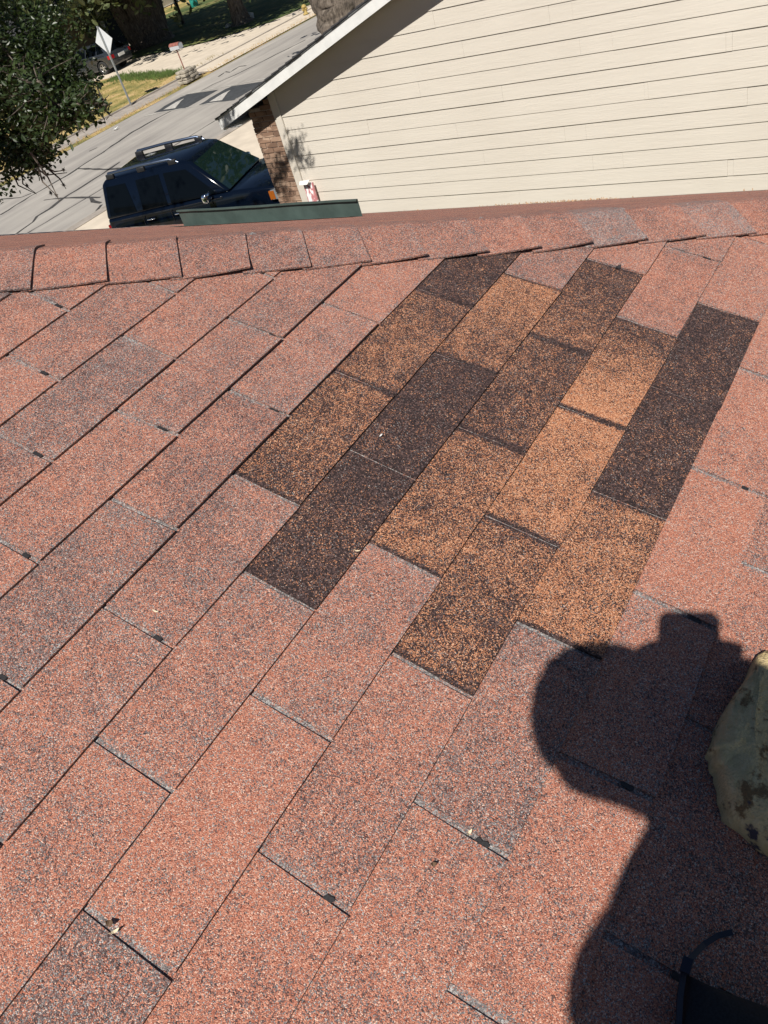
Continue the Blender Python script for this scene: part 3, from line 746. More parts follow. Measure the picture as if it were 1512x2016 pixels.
        # roof rails
        if suv:
            yr = s_ * (ch(H) - .02); q = MB(); q.tube([(.30, yr, H - .03), (.38, yr, H + .055), (1.1, yr, H + .07), (.43 * L, yr, H + .055), (.47 * L, yr, H - .03)], [.02, .03, .03, .03, .02], 8)
            rr = q.build('roof_rail', M['rail'], t)
            for xs in (.40, 1.15, .44 * L):
                q = MB(); q.box((xs - .09, yr - .035, H - .05), (xs + .09, yr + .035, H + .045)); bevel(q.build('rail_foot', M['black_plastic'], rr), .012)
    q = MB(); q.box((-.02, -.26, .55 if suv else .62), (.01, .26, .7 if suv else .77)); q.build('licence_plate', M['plate'], t)
    # wheels
    for xw in (xr, xf):
        for s_ in (-1, 1):
            q = MB(); yo = s_ * (hw - .03); yi = s_ * (hw - .26); n_ = 28; vs = []
            for rr_, yy in ((wr * .62, yo - s_ * .03), (wr * .66, yo), (wr * .93, yo), (wr, yo - s_ * .03), (wr, yi), (wr * .6, yi)):
                vs += [(xw + rr_ * math.cos(2 * math.pi * i / n_), yy, wr + rr_ * math.sin(2 * math.pi * i / n_)) for i in range(n_)]
            q.add(vs, [(k_ * n_ + i, k_ * n_ + (i + 1) % n_, (k_ + 1) * n_ + (i + 1) % n_, (k_ + 1) * n_ + i) for k_ in range(5) for i in range(n_)], 0, True)
            wh = q.build('wheel', M['tyre'], t)
            q = MB(); yc = yo - s_ * .035
            q.add([(xw + wr * .64 * math.cos(2 * math.pi * i / n_), yc - s_ * .05, wr + wr * .64 * math.sin(2 * math.pi * i / n_)) for i in range(n_)], [tuple(range(n_))], 1)
            for a_ in range(5):
                a = a_ * 2 * math.pi / 5 + .3; c_, s2 = math.cos(a), math.sin(a); wdt = .035
                q.prism([(xw + c_ * .03 - s2 * wdt, yc - s_ * .03, wr + s2 * .03 + c_ * wdt), (xw + c_ * .03 + s2 * wdt, yc - s_ * .03, wr + s2 * .03 - c_ * wdt), (xw + c_ * wr * .62 + s2 * wdt, yc - s_ * .03, wr + s2 * wr * .62 - c_ * wdt), (xw + c_ * wr * .62 - s2 * wdt, yc - s_ * .03, wr + s2 * wr * .62 + c_ * wdt)], (0, s_ * .03, 0))
            q.tube([(xw, yc - s_ * .04, wr), (xw, yc + s_ * .005, wr)], .07, 12)
            q.tube([(xw + wr * .62 * math.cos(2 * math.pi * i / n_), yc, wr + wr * .62 * math.sin(2 * math.pi * i / n_)) for i in range(n_ + 1)], .018, 5, caps=False)
            q.build('rim', [M['rim'], M['black_plastic']], wh)
    return t
heading = math.atan2(-.95, .30)
fr = Vector((math.cos(heading), math.sin(heading), 0)); o0 = Vector((11.78, 15.42, 0))
suv = car('parked_suv', 'dark navy SUV with roof rails parked by the brick corner of the neighboring house', 'SUV', (o0.x, o0.y, ZG), heading, L=4.3, paint=M['paint'])
h2 = math.radians(97); c2 = G(222, 140); fr2 = Vector((math.cos(h2), math.sin(h2), 0))
sedan = car('parked_sedan', 'dark grey sedan parked on the driveway across the street', 'sedan', (35.35, 40.9, ZG + .03), h2, L=4.7, W=1.85, H=1.50, suv=False, paint=M['paint2'])
# ------------------------------------------------------------------ street furniture
pb = G(258.5, 208)
t = thing('road_sign', 'diamond-shaped road sign seen from its plain grey back on a steel post', 'road sign', (pb.x, pb.y, ZG + .05))
mb = MB(); mb.box((-.02, -.035, 0), (.012, .035, 3.05)); mb.box((.012, -.035, 0), (.03, -.028, 3.05)); mb.box((.012, .028, 0), (.03, .035, 3.05)); mb.build('post', M['galv'], t)
mb = MB(); hd = .54; zc = 2.5
mb.prism([(.034, 0, zc - hd), (.034, hd, zc), (.034, 0, zc + hd), (.034, -hd, zc)], (.004, 0, 0)); mb.build('sign_plate', [M['sign_back']], t)
mb = MB(); mb.prism([(.0385, 0, zc - hd + .02), (.0385, hd - .02, zc), (.0385, 0, zc + hd - .02), (.0385, -hd + .02, zc)], (.001, 0, 0)); mb.build('sign_front', M['yellow'], t)
# mailbox on a low stone stack
mp_ = G(373, 162)
t = thing('mailbox', 'white mailbox with rusty red top on a thin post rising from a stacked stone base', 'mailbox', (mp_.x, mp_.y, ZG + .05))
r = random.Random(3)
for lv in range(4):
    for i in range(3):
        for j in range(2):
            x0 = -.42 + i * .28 + (.06 if lv % 2 else 0); y0 = -.3 + j * .3
            mb = MB(); mb.box((x0 + r.uniform(-.02, .02), y0 + r.uniform(-.02, .02), lv * .125), (x0 + .26 + r.uniform(-.02, .02), y0 + .28, lv * .125 + .105)); bevel(mb.build('stone', M['stone'], t), .012)
mb = MB(); mb.tube([(0, 0, .4), (-.02, 0, 1.3)], .025, 8); mb.build('post', M['rust'], t)
mb = MB(); arc = [(-.12 , 0)] + [(.12 * -math.cos(a), .14 + .10 * math.sin(a)) for a in [i * math.pi / 8 for i in range(9)]] + [(.12, 0)]
mb.prism([(x * 1.1, -.30, 1.28 + z) for x, z in arc], (0, .56, 0)); bx = mb.build('mailbox_body', M['mailbox'], t)
mb = MB(); arc2 = [(.128 * 1.1 * -math.cos(a), .145 + .108 * math.sin(a)) for a in [i * math.pi / 8 for i in range(9)]]
vs = [(x, y, 1.28 + z) for y in (-.31, .27) for x, z in arc2]; mb.add(vs, [(i, i + 1, 10 + i, 9 + i) for i in range(8)], 0, True); mb.build('mailbox_top', M['rust'], t)
# hydrant
hp = G(603, 30)
t = thing('fire_hydrant', 'small yellow fire hydrant beside the kerb under the large leaning trunk', 'fire hydrant', (hp.x, hp.y, ZG + .05))
mb = MB(); mb.tube([(0, 0, 0), (0, 0, .04), (0, 0, .05), (0, 0, .3), (0, 0, .32), (0, 0, .35), (0, 0, .42), (0, 0, .45)], [.15, .15, .1, .1, .14, .14, .09, .03], 14); mb.build('barrel', M['yellow'], t)
for a in ((1, 0), (-1, 0), (0, -1)):
    mb = MB(); mb.tube([(a[0] * .08, a[1] * .08, .24), (a[0] * .17, a[1] * .17, .24)], .055, 10); mb.build('hose_cap', M['yellow'], t)
# litter in the gutter
lp = G(228, 255); mb = MB()
r = random.Random(8); vs = [(lp.x + r.uniform(-.13, .13), lp.y + r.uniform(-.1, .1), ZG + r.uniform(.0, .12)) for _ in range(9)]
mb.add(vs, [(0, 1, 2), (2, 3, 4), (4, 5, 6), (6, 7, 8), (0, 3, 6), (1, 4, 7), (2, 5, 8)]); tag(mb.build('crumpled_wrapper', M['white']), 'small crumpled white wrapper lying in the dry gutter grass', 'litter')
# ------------------------------------------------------------------ far houses
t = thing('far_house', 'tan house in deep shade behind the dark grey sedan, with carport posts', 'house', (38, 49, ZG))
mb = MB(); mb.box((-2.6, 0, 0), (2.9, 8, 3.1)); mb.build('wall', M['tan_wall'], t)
mb = MB(); mb.box((2.9, 2.5, 0), (9, 8, 3.1)); mb.build('carport_back_wall', M['carport_shade'], t)  # near-black wall colour stands in for the shade inside the carport
for x in (3.4, 5.0, 8.6):
    mb = MB(); mb.box((x - .09, -.6, 0), (x + .09, -.42, 3.0)); mb.build('carport_post', M['siding'], t)
mb = MB(); mb.prism([(-3.2, -1.2, 3.1), (10, -1.2, 3.1), (10, 4, 4.9), (-3.2, 4, 4.9)], (0, 0, .15)); mb.prism([(-3.2, 4, 4.9), (10, 4, 4.9), (10, 9, 3.1), (-3.2, 9, 3.1)], (0, 0, .15)); mb.build('roof', M['dark_shingle'], t)
t = thing('white_house', 'house with a bright white wall glimpsed through the dark oak leaves', 'house', (30, 46, ZG))
mb = MB(); mb.box((-5, 0, 0), (4.9, 7, 2.9)); mb.build('wall', M['pale_wall'], t)
mb = MB(); mb.box((-1.0, -.05, .9), (.4, -.003, 2.1)); wf = mb.build('window', M['white'], t)
mb = MB(); mb.box((-.92, -.06, .98), (.32, -.053, 2.02)); mb.build('pane', M['glass'], wf)
mb = MB(); mb.prism([(-5.6, -.7, 2.9), (5, -.7, 2.9), (5, 3.5, 4.5), (-5.6, 3.5, 4.5)], (0, 0, .15)); mb.build('roof', M['dark_shingle'], t)
t = thing('distant_pale_house', 'pale house at the far end of the lawn beyond the big trunk', 'house', (60, 62, ZG))
mb = MB(); mb.box((-10, 0, 0), (16, 8, 3)); mb.build('wall', M['pale_wall'], t)
mb = MB(); mb.prism([(-11, -.8, 3), (17, -.8, 3), (17, 4, 4.6), (-11, 4, 4.6)], (0, 0, .15)); mb.build('roof', M['dark_shingle'], t)
mb = MB(); tb = G(385, 14); mb.tube([(tb.x, tb.y, ZG), (tb.x, tb.y, ZG + .1), (tb.x, tb.y, ZG + .9), (tb.x, tb.y, ZG + .95)], [.28, .3, .36, .3], 12); tag(mb.build('trash_bin', M['teal']), 'teal bin standing on the far lawn in front of the distant pale house', 'bin')
# ------------------------------------------------------------------ trees
PR = [(-400, 150), (60, 140), (100, 150), (150, 180), (180, 205), (225, 205), (250, 135), (300, 118), (335, 92), (355, 40), (420, -30)]
PRR = random.Random(4)
def outside_crown(c):
    x, y = pix(c)
    if y < -30 or x < -200: return False
    for (y0, x0), (y1, x1) in zip(PR, PR[1:]):
        if y0 <= y <= y1: return x > x0 + (x1 - x0) * (y - y0) / (y1 - y0) + PRR.choice((-38, -20, -8, 0, 8, 16, 26))
    return x > -30
def leaves(mb, c, n, rad, size, r, flat=1., mi=0):
    if mb is globals().get('fol') and outside_crown(c): return
    for _ in range(n):
        d = Vector((r.gauss(0, 1), r.gauss(0, 1), r.gauss(0, flat))); d *= rad / 1.7 * r.random() ** .35 / max(d.length, .3) * 1.2
        p = c + d; a = Vector((r.uniform(-1, 1), r.uniform(-1, 1), r.uniform(-.9, .5))).normalized()
        b = a.cross(Vector((r.uniform(-1, 1), r.uniform(-1, 1), r.uniform(-1, 1)))).normalized(); n_ = a.cross(b) * .18
        s = size * r.uniform(.6, 1.25); w_ = s * .24
        mb.add([p, p + a * s * .35 + b * w_, p + a * s * .75 + b * w_ * .9, p + a * s, p + a * s * .75 - b * w_ * .9 + n_ * s, p + a * s * .35 - b * w_ + n_ * s], [(0, 1, 2, 3), (0, 3, 4, 5)], mi)
# near oak at the left: its limbs hang over the side of the roof
r = random.Random(21)
TB = Vector((4.2, 11.6, ZG))
t = thing('oak_tree', 'oak tree at the left whose dark leafy branches hang in front of the street', 'tree', TB)
def tt(mb, name, mats, **k):
    o = mb.build(name, mats, t, **k); o.matrix_parent_inverse = Matrix.Translation(-TB); return o
mb = MB(); mb.tube([TB, TB + Vector((.05, -.05, 1.2)), TB + Vector((.0, -.1, 2.6)), TB + Vector((.2, -.4, 4.2)), TB + Vector((.3, -.8, 6.0)), TB + Vector((.1, -1, 8))], [.42, .33, .30, .26, .2, .1], 14, jit=.25)
tt(mb, 'trunk', M['bark'])
def W_(px, py, dist):
    v = ray(px, py).normalized(); return v * dist
limbs = [  # ends of limbs in the place, at differing depths
 [TB + Vector((.2, -.4, 4.0)), Vector((4.3, 10.2, -.6)), W_(60, 80, 9.8), W_(170, 180, 9.0), W_(205, 215, 8.7)],
 [TB + Vector((.1, -.3, 3.4)), Vector((4.2, 10.3, -1.0)), W_(10, 190, 9.6), W_(70, 260, 9.0), W_(100, 300, 8.8)],
 [TB + Vector((.1, -.3, 3.1)), Vector((4.0, 10.2, -1.5)), W_(-30, 250, 9.6), W_(30, 290, 9.2), W_(60, 320, 8.9)],
 [TB + Vector((.1, -.3, 3.9)), W_(-20, 60, 9.6), W_(40, 150, 8.4), W_(100, 200, 8.0), W_(150, 235, 7.9)],
 [TB + Vector((.3, -.7, 5.2)), Vector((4.9, 9.6, .4)), Vector((5.6, 9.2, .25)), Vector((6.2, 8.9, -.1))],
 [TB + Vector((.3, -.7, 5.2)), Vector((5.2, 8.6, .9)), Vector((6.0, 7.6, .95)), Vector((6.45, 7.15, .85))],
 [TB + Vector((.2, -.7, 5.6)), Vector((3.6, 8.6, 1.0)), Vector((3.2, 7.4, .9)), Vector((3.0, 6.6, .6))],
 [TB + Vector((.2, -.7, 5.6)), Vector((5.4, 11.6, 1.2)), Vector((6.6, 12.3, 1.0))],
 [TB + Vector((.2, -.8, 6.0)), Vector((2.8, 10.2, 2.0)), Vector((1.6, 9.4, 2.0))],
 [TB + Vector((.2, -.8, 6.0)), Vector((4.5, 12.6, 2.6)), Vector((4.8, 13.8, 2.4))]]
fol = MB(); tw = MB()
def limb(pts, r0, dens, tipr=.5):
    seg = []
    for a, b in zip(pts, pts[1:]):
        for i in range(6): seg.append(a.lerp(b, i / 6) + Vector((r.gauss(0, .025), r.gauss(0, .025), r.gauss(0, .025))))
    seg.append(pts[-1]); n_ = len(seg)
    q = MB(); q.tube(seg, [r0 * (1 - .88 * i / n_) + .006 for i in range(n_)], 7); tt(q, 'limb', M['bark'])
    for i, p in enumerate(seg):
        if i < 4: continue
        for _ in range(dens):
            f = 1 - .35 * i / n_
            e = p + Vector((r.gauss(0, 1), r.gauss(0, 1), r.gauss(-.15, .75))) * tipr * .5 * f
            if outside_crown(e): continue
            tw.tube([p, p.lerp(e, .5) + Vector((0, 0, r.uniform(-.02, .05))), e], [.008, .005, .003], 4, caps=False)
            for q_ in range(3): leaves(fol, p.lerp(e, .4 + .3 * q_), 8, .13, .056, r)
for i, lb in enumerate(limbs):
    if i < 4: limb(lb, .07, 7 if i != 2 else 3, .62 if i < 2 else .42)
    elif i == 5: limb(lb, .05, 3, .5)
    else: limb(lb, .09, 12, 1.3)
# dense part of the crown: clumps, the high unseen ones added for shade
for cx_, cy_, cz_, rad, n_ in [(3.9, 9.3, .3, 1.0, 900), (4.4, 9.9, -.1, .9, 800), (4.5, 8.9, .1, .8, 650), (4.9, 8.8, .25, .7, 420), (3.6, 8.0, .6, 1., 500), (4.2, 10.6, 1.2, 1.5, 1100), (5.3, 10.4, 1.3, 1.2, 700), (3.4, 9.6, 1.8, 1.4, 900), (4.6, 9.0, 2.0, 1.4, 900), (4.9, 12.4, 1.8, 1.6, 800), (4.1, 9.1, -.55, .65, 620), (4.55, 8.5, -.5, .5, 420), (4.7, 8.3, -.28, .5, 380), (4.35, 8.9, -.9, .45, 300), (5.5, 8.0, -.12, .4, 300), (5.9, 8.4, .05, .45, 320), (6.0, 10.6, .6, .9, 400), (5.6, 9.3, .9, 1.2, 900), (2.9, 8.2, 1.7, 1.2, 900), (2.2, 8.6, 2.6, 1.3, 900), (3.4, 8.9, 3.0, 1.5, 1100), (1.8, 7.4, 3.2, 1.2, 800), (3.0, 7.6, 2.6, 1.2, 800), (6.7, 8.25, .6, .32, 200), (4.0, 8.9, .9, 1., 900), (3.2, 7.3, 1.6, 1.0, 900), (4.0, 8.2, 1.2, .9, 800), (4.5, 7.9, .7, .6, 500)] + [(*W_(px, py, 9.0), .42, 300) for px, py in ((30, 60), (90, 100), (40, 140), (100, 180), (150, 190), (30, 220), (80, 250), (20, 290), (120, 60), (140, 130), (60, 30), (0, 330), (-20, 200))]:
    for _ in range(n_ // 8):
        c = Vector((cx_ + r.gauss(0, rad * .45), cy_ + r.gauss(0, rad * .45), cz_ + r.gauss(0, rad * .38)))
        if c.z > .7: leaves(fol, c, 11, .22, .10, r)
        else: leaves(fol, c, 14, .17, .047, r)
tt(fol, 'foliage', M['leaf'], kind='stuff')
# bare hanging twigs with ball moss
for a, b, mids in [((60, 300), (118, 397), (95, 350)), ((40, 310), (70, 380), (45, 362)), ((80, 320), (130, 372), (118, 352)), ((75, 322), (128, 335), (108, 338)), ((20, 330), (72, 382), (36, 365)), ((75, 330), (112, 385), (84, 358)), ((60, 320), (132, 340), (90, 345))]:
    d = r.uniform(8.4, 9.3); tw.tube([W_(*a, d), W_(*mids, d - .05), W_(*b, d - .1)], [.011, .007, .003], 5)
tt(tw, 'twigs', M['bark'], kind='stuff')
for px, py in [(62, 350), (86, 350), (53, 365), (100, 380), (111, 384), (125, 334), (125, 364), (34, 352), (98, 325), (70, 335)]:
    c = W_(px, py, 8.75 + r.uniform(-.2, .2)); q = MB()
    for _ in range(46):
        a = Vector((r.gauss(0, 1), r.gauss(0, 1), r.gauss(0, 1))).normalized(); b = a.cross(Vector((.3, .5, .8))).normalized() * .004; L_ = r.uniform(.018, .036)
        q.add([c - b, c + b, c + a * L_ * 1.0], [(0, 1, 2)]); 
    q.tube([c - Vector((0, 0, .012)), c, c + Vector((0, 0, .012))], [.004, .014, .004], 6); tt(q, 'ball_moss', M['moss'])
# far trees
def big_tree(name, lab, base, trunk, tr, crowns, leafm, r, forks=()):
    t_ = thing(name, lab, 'tree', base); I = Matrix.Translation(-Vector(base))
    q = MB(); 
    tk = []; tr2 = []
    for i in range(len(trunk) - 1):
        for j in range(5):
            f = j / 5; tk.append(Vector(base) + Vector(trunk[i]).lerp(Vector(trunk[i + 1]), f)); tr2.append(tr[i] + (tr[i + 1] - tr[i]) * f)
    tk.append(Vector(base) + Vector(trunk[-1])); tr2.append(tr[-1]); q.tube(tk, tr2, 28, jit=.28); o = q.build('trunk', M['bark'], t_); o.matrix_parent_inverse = I
    for pts, rr in forks:
        q = MB(); q.tube([Vector(base) + Vector(p) for p in pts], rr, 12, jit=.4); o = q.build('limb', M['bark'], t_); o.matrix_parent_inverse = I
    q = MB()
    for (x, y, z, rad, n_, sz) in crowns:
        for _ in range(n_):
            c = Vector(base) + Vector((x + r.gauss(0, rad * .42), y + r.gauss(0, rad * .42), z + r.gauss(0, rad * .3))); leaves(q, c, 8, sz * 2.6, sz, r)
    o = q.build('crown', leafm, t_, kind='stuff'); o.matrix_parent_inverse = I
    return t_
b1 = G(300, 88); r = random.Random(77)
big_tree('large_oak', 'large gnarled oak with a very broad trunk and hanging grey-green foliage beyond the sedan', (b1.x, b1.y, ZG), [(0, 0, -.2), (0, 0, .4), (-.1, .1, 1.2), (0, 0, 2.4), (.3, .2, 4)], [1.6, 1.25, 1.0, 1.0, .8],
         [(-3.0, .4, 3.6, 2.2, 500, .16), (0, 0, 7, 6.5, 900, .5), (-5.5, -3, 6, 4, 350, .45), (-6, 3, 6.5, 4, 300, .45)], M['leaf_far'], r,
         [([(.2, -.5, 0), (.7, -.5, 1.3), (.9, -.9, 3), (1.6, -1.2, 5)], [.7, .5, .4, .25]), ([(-.4, .5, 0), (-1.1, .4, 1.6), (-2, 0, 3.5)], [.55, .4, .25])])
b2 = G(478, 48)
big_tree('lawn_tree', 'dark upright tree on the shaded lawn with pale stones at its foot', (b2.x, b2.y, ZG), [(0, 0, -.1), (0, 0, .3), (0, .05, 1.2), (.1, 0, 3), (.2, .1, 6)], [.75, .5, .42, .4, .25],
         [(0, 0, 7, 5.5, 800, .5), (-4.5, -2, 6.2, 3.5, 300, .45), (-5.5, 3, 6.5, 3.5, 260, .45), (3, -4, 6.5, 4, 260, .45)], M['leaf'], r)
b3 = Vector((26.3, 19.1, ZG))
r3 = ray(672, 40); r3 /= math.hypot(r3.x, r3.y); b3 = Vector((r3.x * 32.5, r3.y * 32.5, ZG))
big_tree('leaning_oak', 'forked grey trunk rising behind the white rake board beside the street', tuple(b3), [(0, 0, 0), (0, 0, 1.2), (.1, .1, 2.0), (-.1, .5, 3.2), (-.3, 1.4, 5)], [.95, .8, .75, .55, .4],
         [(2.5, -1, 8.5, 4.5, 700, .4)], M['leaf'], r, [([(.2, -.2, 1.6), (.3, -.8, 2.8), (.6, -1.3, 4.5)], [.5, .38, .25]), ([(0, -.1, 1.8), (.05, .1, 3.0), (.2, .2, 5)], [.4, .3, .2])])
b4 = G(362, 48)
big_tree('young_tree', 'slim young tree with bright green leaves right of the broad oak trunk', (b4.x, b4.y, ZG), [(0, 0, 0), (.03, 0, 1.5), (0, .05, 4)], [.12, .1, .08], [(-.7, .9, 2.2, .8, 40, .16), (0, 0, 5, 2, 120, .3)], M['leaf_bright'], r)
# extra street tree up the road, outside the frame, whose crown shades the lawn
big_tree('street_tree', 'tree in the far yard whose crown shades the lawn and driveway', (31.5, 53.5, ZG), [(0, 0, 0), (0, 0, 3), (0, 0, 6)], [.4, .35, .2], [(0, 0, 7.5, 5, 500, .45), (2, -4, 8.0, 3.5, 300, .45)], M['leaf'], r)
for i, (px, py, s_) in enumerate([(472, 47, .3), (492, 40, .36), (450, 55, .2)]):
    p = G(px, py); q = MB(); rr = random.Random(i); q.tube([(p.x, p.y, ZG), (p.x, p.y, ZG + s_ * .4), (p.x + .05, p.y, ZG + s_ * .9), (p.x + .03, p.y, ZG + s_ * 1.1)], [s_ * .8, s_ * .9, s_ * .6, s_ * .15], 8, jit=.6)
    tag(q.build('lawn_stone', simple('pale_stone', (.5, .47, .42), .9, 8)), ['pale boulder at the foot of the dark lawn tree, the middle one', 'largest pale boulder right of the foot of the dark lawn tree', 'smallest pale stone left of the dark lawn tree'][i], 'stone', 'stones round the lawn tree')
big_tree('yard_tree', 'tree in the front yard of the cream-sided house, hidden behind its gable, shading the driveway', (18.3, 12.6, ZG), [(0, 0, 0), (0, 0, 2), (.1, .1, 4.5)], [.3, .25, .15], [(-1.6, 2.0, 5.9, 1.9, 170, .22), (.6, 2.2, 6.4, 2.2, 200, .22)], M['leaf'], r)  # unseen tree, added to throw dappled shade on the driveway
# broadleaf bush in front of the tan house
bb = G(150, 118); t_ = thing('yard_bush', 'bright green bush in front of the tan house, left of the sedan', 'bush', (34.2, 46.6, ZG))
q = MB(); q.tube([(0, 0, 0), (0, 0, .9)], .04, 6); q.build('stem', M['bark'], t_)
q = MB(); r = random.Random(9)
for _ in range(90): leaves(q, Vector((r.gauss(0, .35), r.gauss(0, .35), 1.1 + r.gauss(0, .4))), 8, .25, .13, r)
q.build('foliage', M['leaf_bright'], t_, kind='stuff')
# ------------------------------------------------------------------ things on our roof
def foam_mat():
    q = NT('stained_foam'); P = q.pos()
    a = q.noise(P, 27, 6, .7).outputs[0]; b = q.noise(P, 90, 4, .7).outputs[0]; c = q.noise(P, 12, 5, .65).outputs[0]
    base = q.ramp(b, [(.3, (.50, .37, .17)), (.7, (.64, .50, .27))])
    base = q.mix(q.ramp(a, [(.55, 0.), (.62, 1.)]), base, (.20, .12, .05))
    base = q.mix(q.ramp(c, [(.62, 0.), (.66, 1.)]), base, (.055, .045, .06))
    q.col(base); q.set(Roughness=.9); q.bump(q.math('ADD', b, q.noise(P, 300, 2).outputs[0]), .004, .7); return q.mat
fo = [(1512, 1272), (1496, 1284), (1489, 1304), (1478, 1325), (1460, 1350), (1449, 1368), (1434, 1393), (1424, 1415), (1421, 1432), (1412, 1455), (1405, 1466), (1407, 1471), (1414, 1476), (1413, 1492), (1416, 1501), (1424, 1508), (1424, 1520), (1430, 1540), (1433, 1562), (1441, 1580), (1443, 1597), (1458, 1610), (1480, 1626), (1500, 1645), (1530, 1672), (1590, 1665), (1650, 1600), (1670, 1500), (1640, 1400), (1590, 1320), (1550, 1285)]
HF = .045
pts = [roof_px(*p, h=HF) for p in fo]; cen = sum(pts, Vector()) / len(pts)
q = MB(); n_ = len(pts); vs = []; rings = [(1.0, -HF + .009, .96), (1, -.022, 1.0), (1, -.006, .995), (.95, .003, 1), (.8, .008, 1), (.6, .01, 1), (.4, .012, 1), (.2, .011, 1)]
for sc, h, s2 in rings:
    for i, p in enumerate(pts):
        v = cen + (p - cen) * sc * s2; nz = abs(noise.noise(v * 13)) * .028 - .008 + noise.noise(v * 38) * .006 + noise.noise(v * 90) * .003; vs.append(v + N1 * (h + nz))
vs.append(cen + N1 * .011)
fs = [(k_ * n_ + i, k_ * n_ + (i + 1) % n_, (k_ + 1) * n_ + (i + 1) % n_, (k_ + 1) * n_ + i) for k_ in range(len(rings) - 1) for i in range(n_)]
fs += [((len(rings) - 1) * n_ + i, (len(rings) - 1) * n_ + (i + 1) % n_, len(vs) - 1) for i in range(n_)]
q.add(vs, fs, 0, True)
o = q.build('foam_chunk', foam_mat())
import bmesh
bm = bmesh.new(); bm.from_mesh(o.data); bmesh.ops.recalc_face_normals(bm, faces=bm.faces); bm.to_mesh(o.data); bm.free()
tag(o, 'torn chunk of yellowish foam with dark stains lying on the shingles at the right', 'foam')
# black bag with a curved strap, bottom right
t = thing('tool_bag', 'black canvas bag with a curved strap in the shadow at the bottom right', 'bag', tuple(RP(.05, 1.18, .01)))
I = Matrix.Translation(-Vector(t.location))
bp = [(1352, 1917), (1400, 1940), (1440, 1955), (1490, 1972), (1560, 2000), (1640, 2090), (1600, 2230), (1420, 2260), (1340, 2130), (1340, 2010)]
pts = [roof_px(*p, h=.03) for p in bp]; cen = sum(pts, Vector()) / len(pts)
q = MB(); vs = []; n_ = len(pts)
for sc, h in ((1, -.02), (1, -.004), (.93, .004), (.7, .012), (.35, .016)):
    for p in pts: v = cen + (p - cen) * sc; vs.append(v + N1 * (h + .004 * noise.noise(v * 30)))
vs.append(cen + N1 * .017)
q.add(vs, [(k_ * n_ + i, k_ * n_ + (i + 1) % n_, (k_ + 1) * n_ + (i + 1) % n_, (k_ + 1) * n_ + i) for k_ in range(4) for i in range(n_)] + [(4 * n_ + i, 4 * n_ + (i + 1) % n_, 5 * n_) for i in range(n_)], 0, True)
o = q.build('bag_body', M['blackbag'], t); o.matrix_parent_inverse = I
q = MB(); sp = [roof_px(px, py, h=h) for px, py, h in [(1334, 2030, .03), (1338, 1960, .035), (1345, 1915, .032), (1358, 1888, .022), (1385, 1860, .014), (1412, 1843, .012), (1440, 1836, .012)]]
vs = []
for i, p in enumerate(sp):
    tn = (sp[min(i + 1, 6)] - sp[max(i - 1, 0)]).normalized(); sd2 = tn.cross(N1).normalized() * .003
    vs += [p - sd2, p + sd2, p + sd2 + N1 * .003, p - sd2 + N1 * .003]
q.add(vs, [(4 * i + a, 4 * i + (a + 1) % 4, 4 * i + 4 + (a + 1) % 4, 4 * i + 4 + a) for i in range(6) for a in range(4)], 0, False)
o = q.build('strap', M['strap'], t); o.matrix_parent_inverse = I
q = MB(); c = roof_px(1352, 1903, h=.037); q.box((-.008, -.005, 0), (.008, .005, .005), 0, None, c); o = q.build('buckle', M['strap'], t); o.matrix_parent_inverse = I
# tiny bits lying on the shingles
def bit(px, py, L_, wd, mat, name, lab, cat, ang, curl=.004):
    c = roof_px(px, py, h=.009); a = (U * math.cos(ang) + Dn * math.sin(ang)); b = N1.cross(a); q = MB(); vs = []
    for i in range(6):
        s_ = i / 5 - .5; w_ = wd * (1 - (2 * s_) ** 2 * .85) / 2; h = curl * (2 * s_) ** 2
        vs += [c + a * L_ * s_ + b * w_ + N1 * (h + .001), c + a * L_ * s_ - b * w_ + N1 * (h + .0002)]
    q.add(vs, [(2 * i, 2 * i + 1, 2 * i + 3, 2 * i + 2) for i in range(5)]); o = q.build(name, mat); m_ = o.modifiers.new('s', 'SOLIDIFY'); m_.thickness = .0006; tag(o, lab, cat)
dryl = simple('dry_leaf', (.12, .07, .04), .8); strawm = simple('straw', (.62, .52, .36), .8)
bit(1217, 527, .016, .010, simple('black_leaf', (.02, .018, .02), .8), 'dead_leaf', 'small black curled dead leaf above the top end of a dark shingle', 'leaf', .3)
bit(750, 857, .008, .0022, simple('white_chip_mat', (.8, .8, .78), .6), 'white_chip', 'tiny white chip lying on a dark shingle in the middle of the patch', 'chip', .1, 0)
bit(226, 1834, .011, .003, strawm, 'straw_bit', 'pale straw bit in the shingle slot at the lower left', 'straw', .5)
bit(216, 1818, .008, .007, dryl, 'dead_leaf', 'brown leaf scrap in the shingle slot at the lower left', 'leaf', 1.2)
bit(924, 1640, .009, .0035, strawm, 'straw_bit', 'pale straw bit beside a sealant patch near the bottom centre', 'straw', .2)
bit(306, 1204, .010, .0018, strawm, 'twig_bit', 'thin pale twig bit on a pink shingle left of centre', 'twig', 1.4, .003)
bit(853, 1702, .006, .005, dryl, 'dead_leaf', 'tiny brown leaf scrap below the sealant patches at the bottom', 'leaf', .9)
bit(703, 1085, .010, .0012, strawm, 'straw_bit', 'thin straw bit on the edge between a dark shingle and a pink one', 'straw', 1.1, .003)
